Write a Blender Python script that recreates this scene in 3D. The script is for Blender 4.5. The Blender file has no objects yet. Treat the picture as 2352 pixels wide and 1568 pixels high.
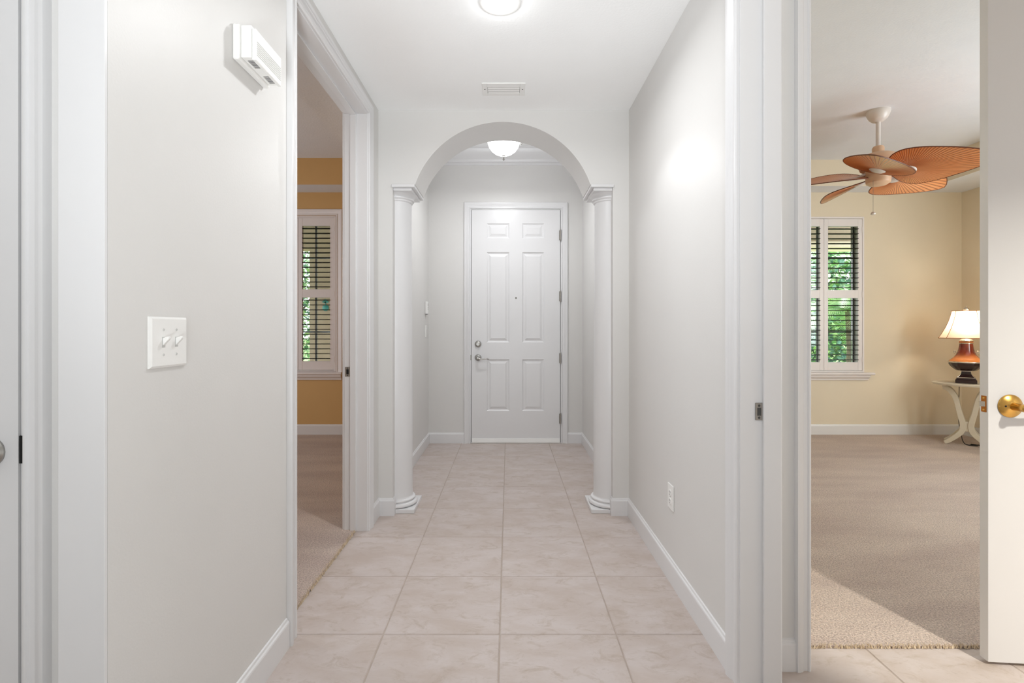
import bpy, bmesh, math, random
from mathutils import Vector, Matrix

SC = bpy.context.scene
COL = SC.collection
PI = math.pi
random.seed(7)

# ------------------------------------------------------------------ camera, world, lights, exposure
cam_data = bpy.data.cameras.new('camera')
cam = bpy.data.objects.new('camera', cam_data)
COL.objects.link(cam)
cam.location = (0.0, 0.0, 1.19)
cam.rotation_euler = (PI / 2, 0, 0)
cam_data.sensor_fit = 'HORIZONTAL'
cam_data.sensor_width = 36.0
cam_data.lens = 36.0 * 1146.0 / 2352.0
cam_data.shift_x = 8.0 / 2352.0
cam_data.shift_y = -30.0 / 2352.0
cam_data.clip_start = 0.02
SC.camera = cam

world = bpy.data.worlds.new('sky')
SC.world = world
world.use_nodes = True
bg = world.node_tree.nodes['Background']
bg.inputs['Color'].default_value = (0.95, 0.97, 1.0, 1)
bg.inputs['Strength'].default_value = 4.5

SC.view_settings.view_transform = 'Standard'
SC.view_settings.look = 'None'
SC.view_settings.gamma = 1.0
SC.view_settings.use_curve_mapping = False
SC.view_settings.exposure = 0.07
SC.cycles.max_bounces = 12
SC.cycles.diffuse_bounces = 8
SC.cycles.glossy_bounces = 4
SC.cycles.transparent_max_bounces = 12
SC.cycles.sample_clamp_indirect = 8.0
SC.cycles.caustics_reflective = False
SC.cycles.caustics_refractive = False


def lamp(name, kind, loc, power, color=(1, 1, 1), rot=(0, 0, 0), size=None, size_y=None, shape=None, radius=None, spread=None):
    d = bpy.data.lights.new(name, kind)
    d.energy = power
    d.color = color
    if kind == 'AREA':
        d.shape = shape or 'RECTANGLE'
        d.size = size
        if spread:
            d.spread = math.radians(spread)
        if size_y:
            d.size_y = size_y
    elif radius is not None:
        d.shadow_soft_size = radius
    o = bpy.data.objects.new(name, d)
    o.location = loc
    o.rotation_euler = rot
    COL.objects.link(o)
    return o


# added fill light behind the camera
lamp('fill_behind_camera', 'AREA', (0.4, -7.6, 1.5), 95, (0.93, 0.97, 1.0), (PI / 2, 0, 0), 6.5, 2.5)
# added unseen fill behind the camera, aimed up to brighten the hall ceiling
lamp('ceiling_fill', 'AREA', (-0.05, -1.0, 0.6), 34, (0.92, 0.97, 1.0), (math.radians(165), 0, 0), 1.2, 1.2)
lamp('ceiling_fill_beam', 'AREA', (-0.05, -1.0, 0.35), 6.0, (0.93, 0.97, 1.0), (math.radians(127), 0, 0), 0.35, 0.35, spread=56)  # added narrow beam that lifts the ceiling towards the arch
# added fill lights in the two carpeted rooms, out of frame; no side windows there
lamp('side_room_fill', 'AREA', (4.98, 2.58, 1.6), 80, (0.86, 0.945, 1.0), (0, PI / 2, 0), 1.4, 1.6)
lamp('other_room_fill', 'AREA', (-4.4, 3.6, 1.6), 42, (0.9, 0.95, 1.0), (0, -PI / 2, 0), 1.4, 1.6)


# ------------------------------------------------------------------ helpers
def lin(c):
    c = c / 255.0
    return c / 12.92 if c <= 0.04045 else ((c + 0.055) / 1.055) ** 2.4


def rgb(r, g, b):
    return (lin(r), lin(g), lin(b), 1.0)


def material(name, col, rough=0.5, metal=0.0, spec=0.5, noise=0.0, nscale=8.0, col2=None, bump=0.0, bscale=200.0,
             bdist=0.002, coat=0.0):
    m = bpy.data.materials.new(name)
    m.use_nodes = True
    nt = m.node_tree
    b = nt.nodes['Principled BSDF']
    b.inputs['Base Color'].default_value = col
    b.inputs['Roughness'].default_value = rough
    b.inputs['Metallic'].default_value = metal
    b.inputs['Specular IOR Level'].default_value = spec
    b.inputs['Coat Weight'].default_value = coat
    geo = nt.nodes.new('ShaderNodeNewGeometry')
    if noise > 0 or col2:
        n = nt.nodes.new('ShaderNodeTexNoise')
        n.inputs['Scale'].default_value = nscale
        n.inputs['Detail'].default_value = 6.0
        nt.links.new(geo.outputs['Position'], n.inputs['Vector'])
        mix = nt.nodes.new('ShaderNodeMix')
        mix.data_type = 'RGBA'
        ramp = nt.nodes.new('ShaderNodeMapRange')
        ramp.inputs['From Min'].default_value = 0.35
        ramp.inputs['From Max'].default_value = 0.65
        nt.links.new(n.outputs['Fac'], ramp.inputs['Value'])
        nt.links.new(ramp.outputs['Result'], mix.inputs['Factor'])
        c2 = col2 or tuple(max(0.0, c * (1 - noise)) for c in col[:3]) + (1,)
        mix.inputs['A'].default_value = col
        mix.inputs['B'].default_value = c2
        nt.links.new(mix.outputs['Result'], b.inputs['Base Color'])
    if bump > 0:
        n2 = nt.nodes.new('ShaderNodeTexNoise')
        n2.inputs['Scale'].default_value = bscale
        n2.inputs['Detail'].default_value = 3.0
        nt.links.new(geo.outputs['Position'], n2.inputs['Vector'])
        bp = nt.nodes.new('ShaderNodeBump')
        bp.inputs['Strength'].default_value = bump
        bp.inputs['Distance'].default_value = bdist
        nt.links.new(n2.outputs['Fac'], bp.inputs['Height'])
        nt.links.new(bp.outputs['Normal'], b.inputs['Normal'])
    return m


M = {}
M['wall'] = material('off_white_paint', rgb(217, 216, 214), 0.42, spec=0.35, noise=0.012, nscale=3, bump=0.12, bscale=160)
M['ceiling'] = material('ceiling_paint', rgb(246, 247, 247), 0.9, spec=0.1, noise=0.012, nscale=4, bump=0.25, bscale=90, bdist=0.003)
M['trim'] = material('white_gloss_trim', rgb(222, 222, 223), 0.3, spec=0.45, noise=0.008, nscale=5)
M['tan'] = material('tan_wall_paint', rgb(222, 211, 190), 0.55, spec=0.25, noise=0.02, nscale=3, bump=0.12, bscale=160)
M['brown'] = material('ochre_wall_paint', rgb(204, 166, 112), 0.45, spec=0.3, noise=0.03, nscale=3, bump=0.12, bscale=160)
M['roomceil'] = material('room_ceiling_paint', rgb(223, 226, 231), 0.95, spec=0.05, noise=0.02, nscale=6, bump=0.35, bscale=70, bdist=0.005)
M['grout'] = material('grout', rgb(182, 170, 160), 0.9, spec=0.1, noise=0.1, nscale=30, bump=0.2, bscale=300)
M['plastic'] = material('white_plastic', rgb(236, 236, 234), 0.35, noise=0.005, nscale=5)
M['plastic2'] = material('pale_grey_plastic', rgb(196, 196, 194), 0.4, noise=0.01, nscale=5)
M['dark'] = material('dark_slot', rgb(70, 70, 68), 0.7, noise=0.05, nscale=40)
M['black'] = material('black_recess', rgb(8, 8, 8), 0.8, noise=0.05, nscale=40)
M['nickel'] = material('satin_nickel', rgb(172, 170, 166), 0.3, metal=1.0, noise=0.06, nscale=60)
M['steel'] = material('brushed_steel', rgb(168, 164, 158), 0.38, metal=1.0, noise=0.1, nscale=90)
M['brass'] = material('satin_brass', rgb(214, 170, 92), 0.26, metal=1.0, noise=0.05, nscale=40)
M['brassdark'] = material('aged_brass', rgb(178, 116, 58), 0.34, metal=1.0, noise=0.1, nscale=60)
M['slat'] = material('backlit_dark_louvre', rgb(40, 36, 33), 0.6, spec=0.2, noise=0.1, nscale=20)  # backlit shade of the slats is put into this base colour
M['shutter'] = material('shutter_white', rgb(226, 221, 220), 0.4, noise=0.01, nscale=6)
M['sash'] = material('grey_blue_sash', rgb(176, 192, 202), 0.5, noise=0.05, nscale=20)
M['sashdark'] = material('bronze_sash', rgb(30, 30, 30), 0.5, noise=0.05, nscale=20)
M['fanwhite'] = material('antique_white_metal', rgb(214, 209, 205), 0.35, noise=0.02, nscale=20)
M['fanbody'] = material('warm_cream_enamel', rgb(212, 178, 148), 0.4, noise=0.03, nscale=14)
M['rim'] = material('dark_rattan_rim', rgb(104, 52, 24), 0.5, noise=0.15, nscale=60)
M['cream'] = material('cream_painted_wood', rgb(216, 208, 190), 0.45, noise=0.05, nscale=18, bump=0.08, bscale=120)
M['darkwood'] = material('dark_lamp_wood', rgb(46, 16, 12), 0.25, noise=0.4, nscale=26, coat=0.4)
M['amber'] = material('amber_glazed_lamp', rgb(132, 44, 12), 0.16, noise=0.5, nscale=14, col2=rgb(92, 22, 8), coat=0.6)


def flare_glaze(m, z0, z1):
    """the glaze turns golden towards the flare of the urn"""
    nt = m.node_tree
    b = nt.nodes['Principled BSDF']
    src = b.inputs['Base Color'].links[0].from_socket
    geo = nt.nodes.new('ShaderNodeNewGeometry'); sep = nt.nodes.new('ShaderNodeSeparateXYZ')
    nt.links.new(geo.outputs['Position'], sep.inputs[0])
    mr = nt.nodes.new('ShaderNodeMapRange'); mr.interpolation_type = 'SMOOTHSTEP'
    mr.inputs['From Min'].default_value = z0; mr.inputs['From Max'].default_value = z1
    nt.links.new(sep.outputs['Z'], mr.inputs['Value'])
    mx = nt.nodes.new('ShaderNodeMix'); mx.data_type = 'RGBA'
    mx.inputs['A'].default_value = rgb(206, 122, 56)
    nt.links.new(mr.outputs['Result'], mx.inputs['Factor']); nt.links.new(src, mx.inputs['B'])
    nt.links.new(mx.outputs['Result'], b.inputs['Base Color'])


flare_glaze(M['amber'], 0.636 + 0.222, 0.636 + 0.32)
M['silver'] = material('silver_edge', rgb(216, 206, 190), 0.25, metal=0.9, noise=0.05, nscale=40)
M['piping'] = material('brown_piping', rgb(176, 112, 66), 0.7, noise=0.1, nscale=60)
M['blackcord'] = material('black_cord', rgb(22, 22, 24), 0.5, noise=0.1, nscale=40)
M['stucco'] = material('beige_stucco', rgb(172, 157, 141), 0.9, spec=0.1, noise=0.06, nscale=9, bump=0.4, bscale=80)
M['stuccolight'] = material('pale_stucco_trim', rgb(220, 208, 190), 0.9, spec=0.1, noise=0.04, nscale=9)
M['teal'] = material('teal_ceramic', rgb(58, 140, 140), 0.4, noise=0.15, nscale=30)
M['grass'] = material('lawn', rgb(120, 158, 84), 0.9, noise=0.3, nscale=7, col2=rgb(168, 186, 122), bump=0.6, bscale=60, bdist=0.02)
M['leaf'] = material('leaf_green', rgb(104, 160, 104), 0.5, noise=0.4, nscale=6, col2=rgb(168, 200, 130))
M['leafdark'] = material('leaf_dark_green', rgb(58, 100, 88), 0.5, noise=0.4, nscale=6, col2=rgb(116, 158, 132))
M['leafpale'] = material('leaf_pale_green', rgb(168, 206, 168), 0.5, noise=0.3, nscale=6, col2=rgb(214, 226, 190))
M['bark'] = material('bark', rgb(116, 104, 92), 0.9, noise=0.4, nscale=20, bump=0.5, bscale=50)


def tile_material():
    m = bpy.data.materials.new('mottled_beige_tile')
    m.use_nodes = True
    nt = m.node_tree
    b = nt.nodes['Principled BSDF']
    L = nt.links.new
    geo = nt.nodes.new('ShaderNodeNewGeometry')
    info = nt.nodes.new('ShaderNodeObjectInfo')
    mul = nt.nodes.new('ShaderNodeMath'); mul.operation = 'MULTIPLY'; mul.inputs[1].default_value = 40.0
    L(info.outputs['Random'], mul.inputs[0])
    add = nt.nodes.new('ShaderNodeVectorMath'); add.operation = 'ADD'
    L(geo.outputs['Position'], add.inputs[0]); L(mul.outputs[0], add.inputs[1])
    mp = nt.nodes.new('ShaderNodeMapping'); mp.inputs['Rotation'].default_value = (0, 0, 0.5)
    mp.inputs['Scale'].default_value = (1.0, 1.7, 1.0)
    L(add.outputs[0], mp.inputs['Vector'])

    def noise(scale, detail, rough, dist=0.0):
        n = nt.nodes.new('ShaderNodeTexNoise')
        n.inputs['Scale'].default_value = scale
        n.inputs['Detail'].default_value = detail
        n.inputs['Roughness'].default_value = rough
        n.inputs['Distortion'].default_value = dist
        L(mp.outputs[0], n.inputs['Vector'])
        return n

    def rng(n, a, c, lo=0.0, hi=1.0):
        r = nt.nodes.new('ShaderNodeMapRange')
        r.inputs['From Min'].default_value = a; r.inputs['From Max'].default_value = c
        r.inputs['To Min'].default_value = lo; r.inputs['To Max'].default_value = hi
        L(n.outputs['Fac'], r.inputs['Value'])
        return r

    def mix(fac, a, c):
        x = nt.nodes.new('ShaderNodeMix'); x.data_type = 'RGBA'
        L(fac.outputs['Result'], x.inputs['Factor'])
        if isinstance(a, tuple): x.inputs['A'].default_value = a
        else: L(a.outputs['Result'], x.inputs['A'])
        x.inputs['B'].default_value = c
        return x
    n1 = noise(5.0, 8, 0.62, 0.5)
    n2 = noise(11.0, 9, 0.7, 0.9)
    n3 = noise(38.0, 6, 0.7, 0.4)
    c = mix(rng(n1, 0.38, 0.64), TILE_A, TILE_B)
    c = mix(rng(n2, 0.52, 0.70, 0, 0.75), c, TILE_C)
    c = mix(rng(n3, 0.60, 0.76, 0, 0.5), c, TILE_D)
    L(c.outputs['Result'], b.inputs['Base Color'])
    b.inputs['Roughness'].default_value = 0.5
    b.inputs['Specular IOR Level'].default_value = 0.35
    bp = nt.nodes.new('ShaderNodeBump'); bp.inputs['Strength'].default_value = 0.25; bp.inputs['Distance'].default_value = 0.003
    L(n2.outputs['Fac'], bp.inputs['Height']); L(bp.outputs['Normal'], b.inputs['Normal'])
    return m


TILE_A = rgb(197, 187, 183)
TILE_B = rgb(186, 173, 165)
TILE_C = rgb(169, 154, 140)
TILE_D = rgb(157, 144, 134)
M['tile'] = tile_material()


def carpet_material():
    m = bpy.data.materials.new('beige_carpet')
    m.use_nodes = True
    nt = m.node_tree
    b = nt.nodes['Principled BSDF']
    L = nt.links.new
    geo = nt.nodes.new('ShaderNodeNewGeometry')

    def noise(scale, detail=4, st=(1, 1, 1)):
        mp = nt.nodes.new('ShaderNodeMapping'); mp.inputs['Scale'].default_value = st
        L(geo.outputs['Position'], mp.inputs['Vector'])
        n = nt.nodes.new('ShaderNodeTexNoise')
        n.inputs['Scale'].default_value = scale; n.inputs['Detail'].default_value = detail
        L(mp.outputs[0], n.inputs['Vector'])
        return n
    big = noise(2.2, 3, (0.6, 2.2, 1))
    fine = noise(135, 3, (1.0, 1.4, 1.0))
    mr = nt.nodes.new('ShaderNodeMapRange'); mr.inputs['From Min'].default_value = 0.35; mr.inputs['From Max'].default_value = 0.65
    L(big.outputs['Fac'], mr.inputs['Value'])
    mx = nt.nodes.new('ShaderNodeMix'); mx.data_type = 'RGBA'
    mx.inputs['A'].default_value = rgb(208, 191, 179); mx.inputs['B'].default_value = rgb(192, 174, 164)
    L(mr.outputs['Result'], mx.inputs['Factor'])
    mr2 = nt.nodes.new('ShaderNodeMapRange'); mr2.inputs['From Min'].default_value = 0.38; mr2.inputs['From Max'].default_value = 0.62
    mr2.inputs['To Min'].default_value = 0.68; mr2.inputs['To Max'].default_value = 1.12
    L(fine.outputs['Fac'], mr2.inputs['Value'])
    mx2 = nt.nodes.new('ShaderNodeMix'); mx2.data_type = 'RGBA'; mx2.blend_type = 'MULTIPLY'; mx2.inputs['Factor'].default_value = 1.0
    L(mx.outputs['Result'], mx2.inputs['A']); L(mr2.outputs['Result'], mx2.inputs['B'])
    L(mx2.outputs['Result'], b.inputs['Base Color'])
    b.inputs['Roughness'].default_value = 1.0
    b.inputs['Specular IOR Level'].default_value = 0.05
    b.inputs['Sheen Weight'].default_value = 0.15
    bp = nt.nodes.new('ShaderNodeBump'); bp.inputs['Strength'].default_value = 0.9; bp.inputs['Distance'].default_value = 0.008
    L(fine.outputs['Fac'], bp.inputs['Height']); L(bp.outputs['Normal'], b.inputs['Normal'])
    return m


M['carpet'] = carpet_material()
M['tuft'] = material('cut_carpet_edge', rgb(222, 205, 180), 1.0, spec=0.05, noise=0.12, nscale=60)


def emission_material(name, col, strength):
    m = bpy.data.materials.new(name)
    m.use_nodes = True
    nt = m.node_tree
    b = nt.nodes['Principled BSDF']
    b.inputs['Base Color'].default_value = col
    b.inputs['Emission Color'].default_value = col
    b.inputs['Emission Strength'].default_value = strength
    return m


M['glow'] = emission_material('lit_led_lens', (1, 0.98, 0.95, 1), 14.0)
M['bowl'] = emission_material('lit_frosted_bowl', (0.985, 0.985, 1.0, 1), 6.0)


M['bulb'] = emission_material('lit_bulb', (1, 0.9, 0.75, 1), 6.0)


def shade_material():
    m = bpy.data.materials.new('lamp_shade_silk')
    m.use_nodes = True
    nt = m.node_tree
    L = nt.links.new
    out = nt.nodes['Material Output']
    nt.nodes.remove(nt.nodes['Principled BSDF'])
    d = nt.nodes.new('ShaderNodeBsdfDiffuse'); d.inputs['Color'].default_value = rgb(248, 238, 222)
    t = nt.nodes.new('ShaderNodeBsdfTranslucent'); t.inputs['Color'].default_value = rgb(252, 238, 214)
    geo = nt.nodes.new('ShaderNodeNewGeometry')
    n = nt.nodes.new('ShaderNodeTexNoise'); n.inputs['Scale'].default_value = 120
    L(geo.outputs['Position'], n.inputs['Vector'])
    bp = nt.nodes.new('ShaderNodeBump'); bp.inputs['Strength'].default_value = 0.1; bp.inputs['Distance'].default_value = 0.001
    L(n.outputs['Fac'], bp.inputs['Height']); L(bp.outputs['Normal'], d.inputs['Normal'])
    mx = nt.nodes.new('ShaderNodeMixShader'); mx.inputs['Fac'].default_value = 0.6
    L(d.outputs[0], mx.inputs[1]); L(t.outputs[0], mx.inputs[2]); L(mx.outputs[0], out.inputs['Surface'])
    return m


M['shade'] = shade_material()


def glass_material():
    m = bpy.data.materials.new('window_glass')
    m.use_nodes = True
    nt = m.node_tree
    L = nt.links.new
    out = nt.nodes['Material Output']
    nt.nodes.remove(nt.nodes['Principled BSDF'])
    t = nt.nodes.new('ShaderNodeBsdfTransparent'); t.inputs['Color'].default_value = (0.93, 0.96, 0.95, 1)
    g = nt.nodes.new('ShaderNodeBsdfGlossy'); g.inputs['Roughness'].default_value = 0.02
    f = nt.nodes.new('ShaderNodeFresnel'); f.inputs['IOR'].default_value = 1.45
    mx = nt.nodes.new('ShaderNodeMixShader')
    L(f.outputs[0], mx.inputs['Fac']); L(t.outputs[0], mx.inputs[1]); L(g.outputs[0], mx.inputs[2]); L(mx.outputs[0], out.inputs['Surface'])
    return m


M['glass'] = glass_material()


def blade_material():
    m = bpy.data.materials.new('palm_leaf_blade')
    m.use_nodes = True
    nt = m.node_tree
    L = nt.links.new
    b = nt.nodes['Principled BSDF']
    at = nt.nodes.new('ShaderNodeAttribute'); at.attribute_name = 'rib'
    geo = nt.nodes.new('ShaderNodeNewGeometry')
    n = nt.nodes.new('ShaderNodeTexNoise'); n.inputs['Scale'].default_value = 9; n.inputs['Detail'].default_value = 4
    L(geo.outputs['Position'], n.inputs['Vector'])
    mx = nt.nodes.new('ShaderNodeMix'); mx.data_type = 'RGBA'
    mx.inputs['A'].default_value = rgb(230, 160, 104); mx.inputs['B'].default_value = rgb(216, 132, 74)
    L(n.outputs['Fac'], mx.inputs['Factor'])
    mx2 = nt.nodes.new('ShaderNodeMix'); mx2.data_type = 'RGBA'
    mx2.inputs['B'].default_value = rgb(140, 72, 38)
    L(mx.outputs['Result'], mx2.inputs['A']); L(at.outputs['Fac'], mx2.inputs['Factor'])
    L(mx2.outputs['Result'], b.inputs['Base Color'])
    b.inputs['Roughness'].default_value = 0.34
    b.inputs['Specular IOR Level'].default_value = 0.6
    b.inputs['Coat Weight'].default_value = 0.5
    b.inputs['Coat Roughness'].default_value = 0.25
    return m


M['blade'] = blade_material()


WARP = None      # set while a thing is built turned about its own axis


class MB:
    """collects geometry in world coordinates and links it as one mesh object"""

    def __init__(s):
        s.v = []; s.f = []; s.m = []

    def add(s, vs, fs, mi=0):
        o = len(s.v)
        s.v += [tuple(p) for p in vs]
        s.f += [tuple(i + o for i in f) for f in fs]
        s.m += [mi] * len(fs)
        return s

    def box(s, x0, x1, y0, y1, z0, z1, mi=0, mats=None, xf=None):
        vs = [(x, y, z) for z in (z0, z1) for y in (y0, y1) for x in (x0, x1)]
        if xf: vs = [xf(p) for p in vs]
        fs = {'-z': (0, 2, 3, 1), '+z': (4, 5, 7, 6), '-y': (0, 1, 5, 4), '+y': (2, 6, 7, 3), '-x': (0, 4, 6, 2), '+x': (1, 3, 7, 5)}
        o = len(s.v)
        s.v += vs
        for k, f in fs.items():
            s.f.append(tuple(i + o for i in f)); s.m.append((mats or {}).get(k, mi))
        return s

    def lathe(s, prof, c, n=32, mi=0, xf=None, caps=True, rmod=None, sx=1.0, sy=1.0, a0=0.0):
        vs = []
        for (r, z) in prof:
            for i in range(n):
                a = a0 + 2 * PI * i / n
                rr = r * (rmod(a, z) if rmod else 1.0)
                vs.append((c[0] + rr * sx * math.cos(a), c[1] + rr * sy * math.sin(a), c[2] + z))
        fs = []
        for j in range(len(prof) - 1):
            for i in range(n):
                k = (i + 1) % n
                fs.append((j * n + i, j * n + k, (j + 1) * n + k, (j + 1) * n + i))
        if caps:
            fs.append(tuple(reversed(range(n))))
            fs.append(tuple((len(prof) - 1) * n + i for i in range(n)))
        if xf: vs = [xf(p) for p in vs]
        return s.add(vs, fs, mi)

    def disc_lathe(s, prof, origin, axis, n=28, mi=0):
        """lathe whose axis points along `axis`; prof = (radius, distance along axis)"""
        ax = Vector(axis).normalized()
        q = Vector((0, 0, 1)).rotation_difference(ax)
        o = Vector(origin)
        return s.lathe(prof, (0, 0, 0), n, mi, xf=lambda p: tuple(o + q @ Vector(p)))

    def tube(s, pts, r, n=8, mi=0, closed=False):
        P = [Vector(p) for p in pts]
        R = r if callable(r) else (lambda t: r)
        N = len(P)
        vs = []
        up = Vector((0, 0, 1))
        prev = None
        for i, p in enumerate(P):
            a = P[(i - 1) % N] if closed else P[max(i - 1, 0)]
            b = P[(i + 1) % N] if closed else P[min(i + 1, N - 1)]
            t = (b - a).normalized()
            if prev is None:
                side = t.cross(up)
                if side.length < 1e-3: side = t.cross(Vector((1, 0, 0)))
            else:
                side = prev - t * prev.dot(t)
            side.normalize(); prev = side
            w = side.cross(t)
            rr = R(i / max(1, N - 1))
            for k in range(n):
                an = 2 * PI * k / n
                vs.append(p + side * (rr * math.cos(an)) + w * (rr * math.sin(an)))
        fs = []
        for i in range(N if closed else N - 1):
            j = (i + 1) % N
            for k in range(n):
                l = (k + 1) % n
                fs.append((i * n + k, i * n + l, j * n + l, j * n + k))
        if not closed:
            fs.append(tuple(reversed(range(n))))
            fs.append(tuple((N - 1) * n + k for k in range(n)))
        return s.add(vs, fs, mi)

    def prism(s, poly, to, d0, d1, mi=0):
        n = len(poly)
        vs = [to(a, b, d0) for a, b in poly] + [to(a, b, d1) for a, b in poly]
        fs = [tuple(range(n)), tuple(reversed(range(n, 2 * n)))]
        fs += [(i, i + n, (i + 1) % n + n, (i + 1) % n) for i in range(n)]
        return s.add(vs, fs, mi)

    def sweep(s, path, prof, side=1, closed=False, mi=0):
        """profile (d out from the wall, z) along a polyline in plan, mitred; side=+1 puts d to the left of travel"""
        P = [Vector((a, b)) for a, b in path]
        N = len(P)
        off = []
        for i in range(N):
            ns = []
            if closed or i > 0:
                t = (P[i] - P[i - 1]).normalized(); ns.append(Vector((-t.y, t.x)) * side)
            if closed or i < N - 1:
                t = (P[(i + 1) % N] - P[i]).normalized(); ns.append(Vector((-t.y, t.x)) * side)
            n = sum(ns, Vector((0, 0)))
            n = n / n.length
            n = n / max(0.3, n.dot(ns[0]))
            off.append(n)
        k = len(prof)
        vs = []
        for i in range(N):
            for d, z in prof:
                q = P[i] + off[i] * d
                vs.append((q.x, q.y, z))
        fs = []
        for i in range(N if closed else N - 1):
            j = (i + 1) % N
            for a in range(k):
                b = (a + 1) % k
                fs.append((i * k + a, i * k + b, j * k + b, j * k + a))
        if not closed:
            fs.append(tuple(range(k)))
            fs.append(tuple(reversed(range((N - 1) * k, N * k))))
        return s.add(vs, fs, mi)

    def casing(s, to, a0, a1, z0, z1, prof, mi=0, bottom=False):
        """profile (u outward from the opening, d proud) round an opening; to(a, z, d) -> point"""
        k = len(prof)
        loops = []
        if bottom:
            for (sa, sz) in ((-1, -1), (-1, 1), (1, 1), (1, -1)):
                loops.append([to((a0 if sa < 0 else a1) + sa * u, (z0 if sz < 0 else z1) + sz * u, d) for u, d in prof])
        else:
            loops.append([to(a0 - u, z0, d) for u, d in prof])
            loops.append([to(a0 - u, z1 + u, d) for u, d in prof])
            loops.append([to(a1 + u, z1 + u, d) for u, d in prof])
            loops.append([to(a1 + u, z0, d) for u, d in prof])
        N = len(loops)
        vs = [p for l in loops for p in l]
        fs = []
        for i in range(N if bottom else N - 1):
            j = (i + 1) % N
            for a in range(k):
                b = (a + 1) % k
                fs.append((i * k + a, i * k + b, j * k + b, j * k + a))
        if not bottom:
            fs.append(tuple(range(k))); fs.append(tuple(reversed(range((N - 1) * k, N * k))))
        return s.add(vs, fs, mi)

    def build(s, name, mats, parent=None, smooth=None, bevel=0.0, seg=1, label=None, kind=None):
        me = bpy.data.meshes.new(name)
        if WARP: s.v = [WARP(p) for p in s.v]
        o0 = wloc(parent) if parent else Vector((0, 0, 0))
        me.from_pydata([(p[0] - o0.x, p[1] - o0.y, p[2] - o0.z) for p in s.v], [], s.f)
        if not isinstance(mats, (list, tuple)): mats = [mats]
        for m in mats: me.materials.append(m)
        if len(mats) > 1:
            for p, i in zip(me.polygons, s.m): p.material_index = i
        bm = bmesh.new(); bm.from_mesh(me)
        bmesh.ops.recalc_face_normals(bm, faces=bm.faces)
        bm.to_mesh(me); bm.free()
        me.update()
        if smooth is not None:
            for p in me.polygons: p.use_smooth = True
            me.set_sharp_from_angle(angle=math.radians(smooth))
        o = bpy.data.objects.new(name, me)
        COL.objects.link(o)
        if parent: o.parent = parent
        if bevel:
            b = o.modifiers.new('edge', 'BEVEL'); b.width = bevel; b.segments = seg; b.limit_method = 'ANGLE'; b.angle_limit = math.radians(40)
        if label: o['label'] = label
        if kind: o['kind'] = kind
        return o


def wloc(o):
    v = Vector((0, 0, 0))
    while o is not None:
        v += o.location
        o = o.parent
    return v


def thing(name, loc, label, cat, group=None):
    o = bpy.data.objects.new(name, None)
    o.location = loc; o.empty_display_size = 0.1
    COL.objects.link(o)
    o['label'] = label; o['category'] = cat
    if group: o['group'] = group
    return o


def struct_root(name, loc, label=None):
    o = bpy.data.objects.new(name, None)
    o.location = loc; o.empty_display_size = 0.1
    COL.objects.link(o)
    o['kind'] = 'structure'
    if label: o['label'] = label
    return o


def structure(mb, name, mats, label=None, **k):
    return mb.build(name, mats, label=label, kind='structure', **k)


def copy_tree(o, loc, label=None, parent=None):
    c = o.copy(); COL.objects.link(c)
    if parent is not None: c.parent = parent
    else: c.location = loc
    if label: c['label'] = label
    for ch in list(o.children):
        if ch.name != c.name: copy_tree(ch, None, None, c)
    return c


# ------------------------------------------------------------------ key dimensions
XL, XR = -0.83, 0.768          # hall walls
XLB, XRB = -0.964, 0.898       # their far faces
HC = 2.58                      # hall ceiling
YA0, YA1 = 3.18, 3.50          # arch wall
YF = 5.18                      # front wall of the foyer
FC = 3.05                      # foyer ceiling
YW = 5.57                      # window wall of both rooms
YX = 5.78                      # its outer face
SOF, TRAY = 2.708, 2.988       # soffit and tray heights
YD0, YD1 = 1.742, 1.872        # wall with the double doors
CX = -0.0366                   # arch centre line
DW0, DW1, DWZ = 1.935, 2.93, 2.45   # doorway in the left hall wall

# ------------------------------------------------------------------ floor: grout bed with tiles
floor = structure(MB().box(-2.3, 3.3, -1.2, YD1 - 0.012, -0.12, -0.0025).box(-4.5, 5.3, -8.0, -1.2, -0.12, -0.004).box(XLB + 0.06, XRB, YD1 - 0.012, 5.3, -0.12, -0.0025), 'floor', M['grout'], 'beige tiled hall floor')
PIT = 0.4537
tile_mesh_cache = {}


def tile(x0, x1, y0, y1):
    g = 0.0022
    w, d = round(x1 - x0 - 2 * g, 4), round(y1 - y0 - 2 * g, 4)
    if w < 0.02 or d < 0.02: return
    key = (w, d)
    if key not in tile_mesh_cache:
        b = 0.0025
        h = 0.0
        vs = [(0, 0, -0.006), (w, 0, -0.006), (w, d, -0.006), (0, d, -0.006),
              (0, 0, h - b), (w, 0, h - b), (w, d, h - b), (0, d, h - b),
              (b, b, h), (w - b, b, h), (w - b, d - b, h), (b, d - b, h)]
        fs = [(0, 1, 5, 4), (1, 2, 6, 5), (2, 3, 7, 6), (3, 0, 4, 7), (4, 5, 9, 8), (5, 6, 10, 9), (6, 7, 11, 10), (7, 4, 8, 11), (8, 9, 10, 11)]
        me = bpy.data.meshes.new('tile'); me.from_pydata(vs, [], fs); me.materials.append(M['tile']); me.update()
        tile_mesh_cache[key] = me
    o = bpy.data.objects.new('tile', tile_mesh_cache[key])
    o.location = (x0 + g, y0 + g, random.uniform(-0.0004, 0.0004))
    o.parent = floor
    COL.objects.link(o)


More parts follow.
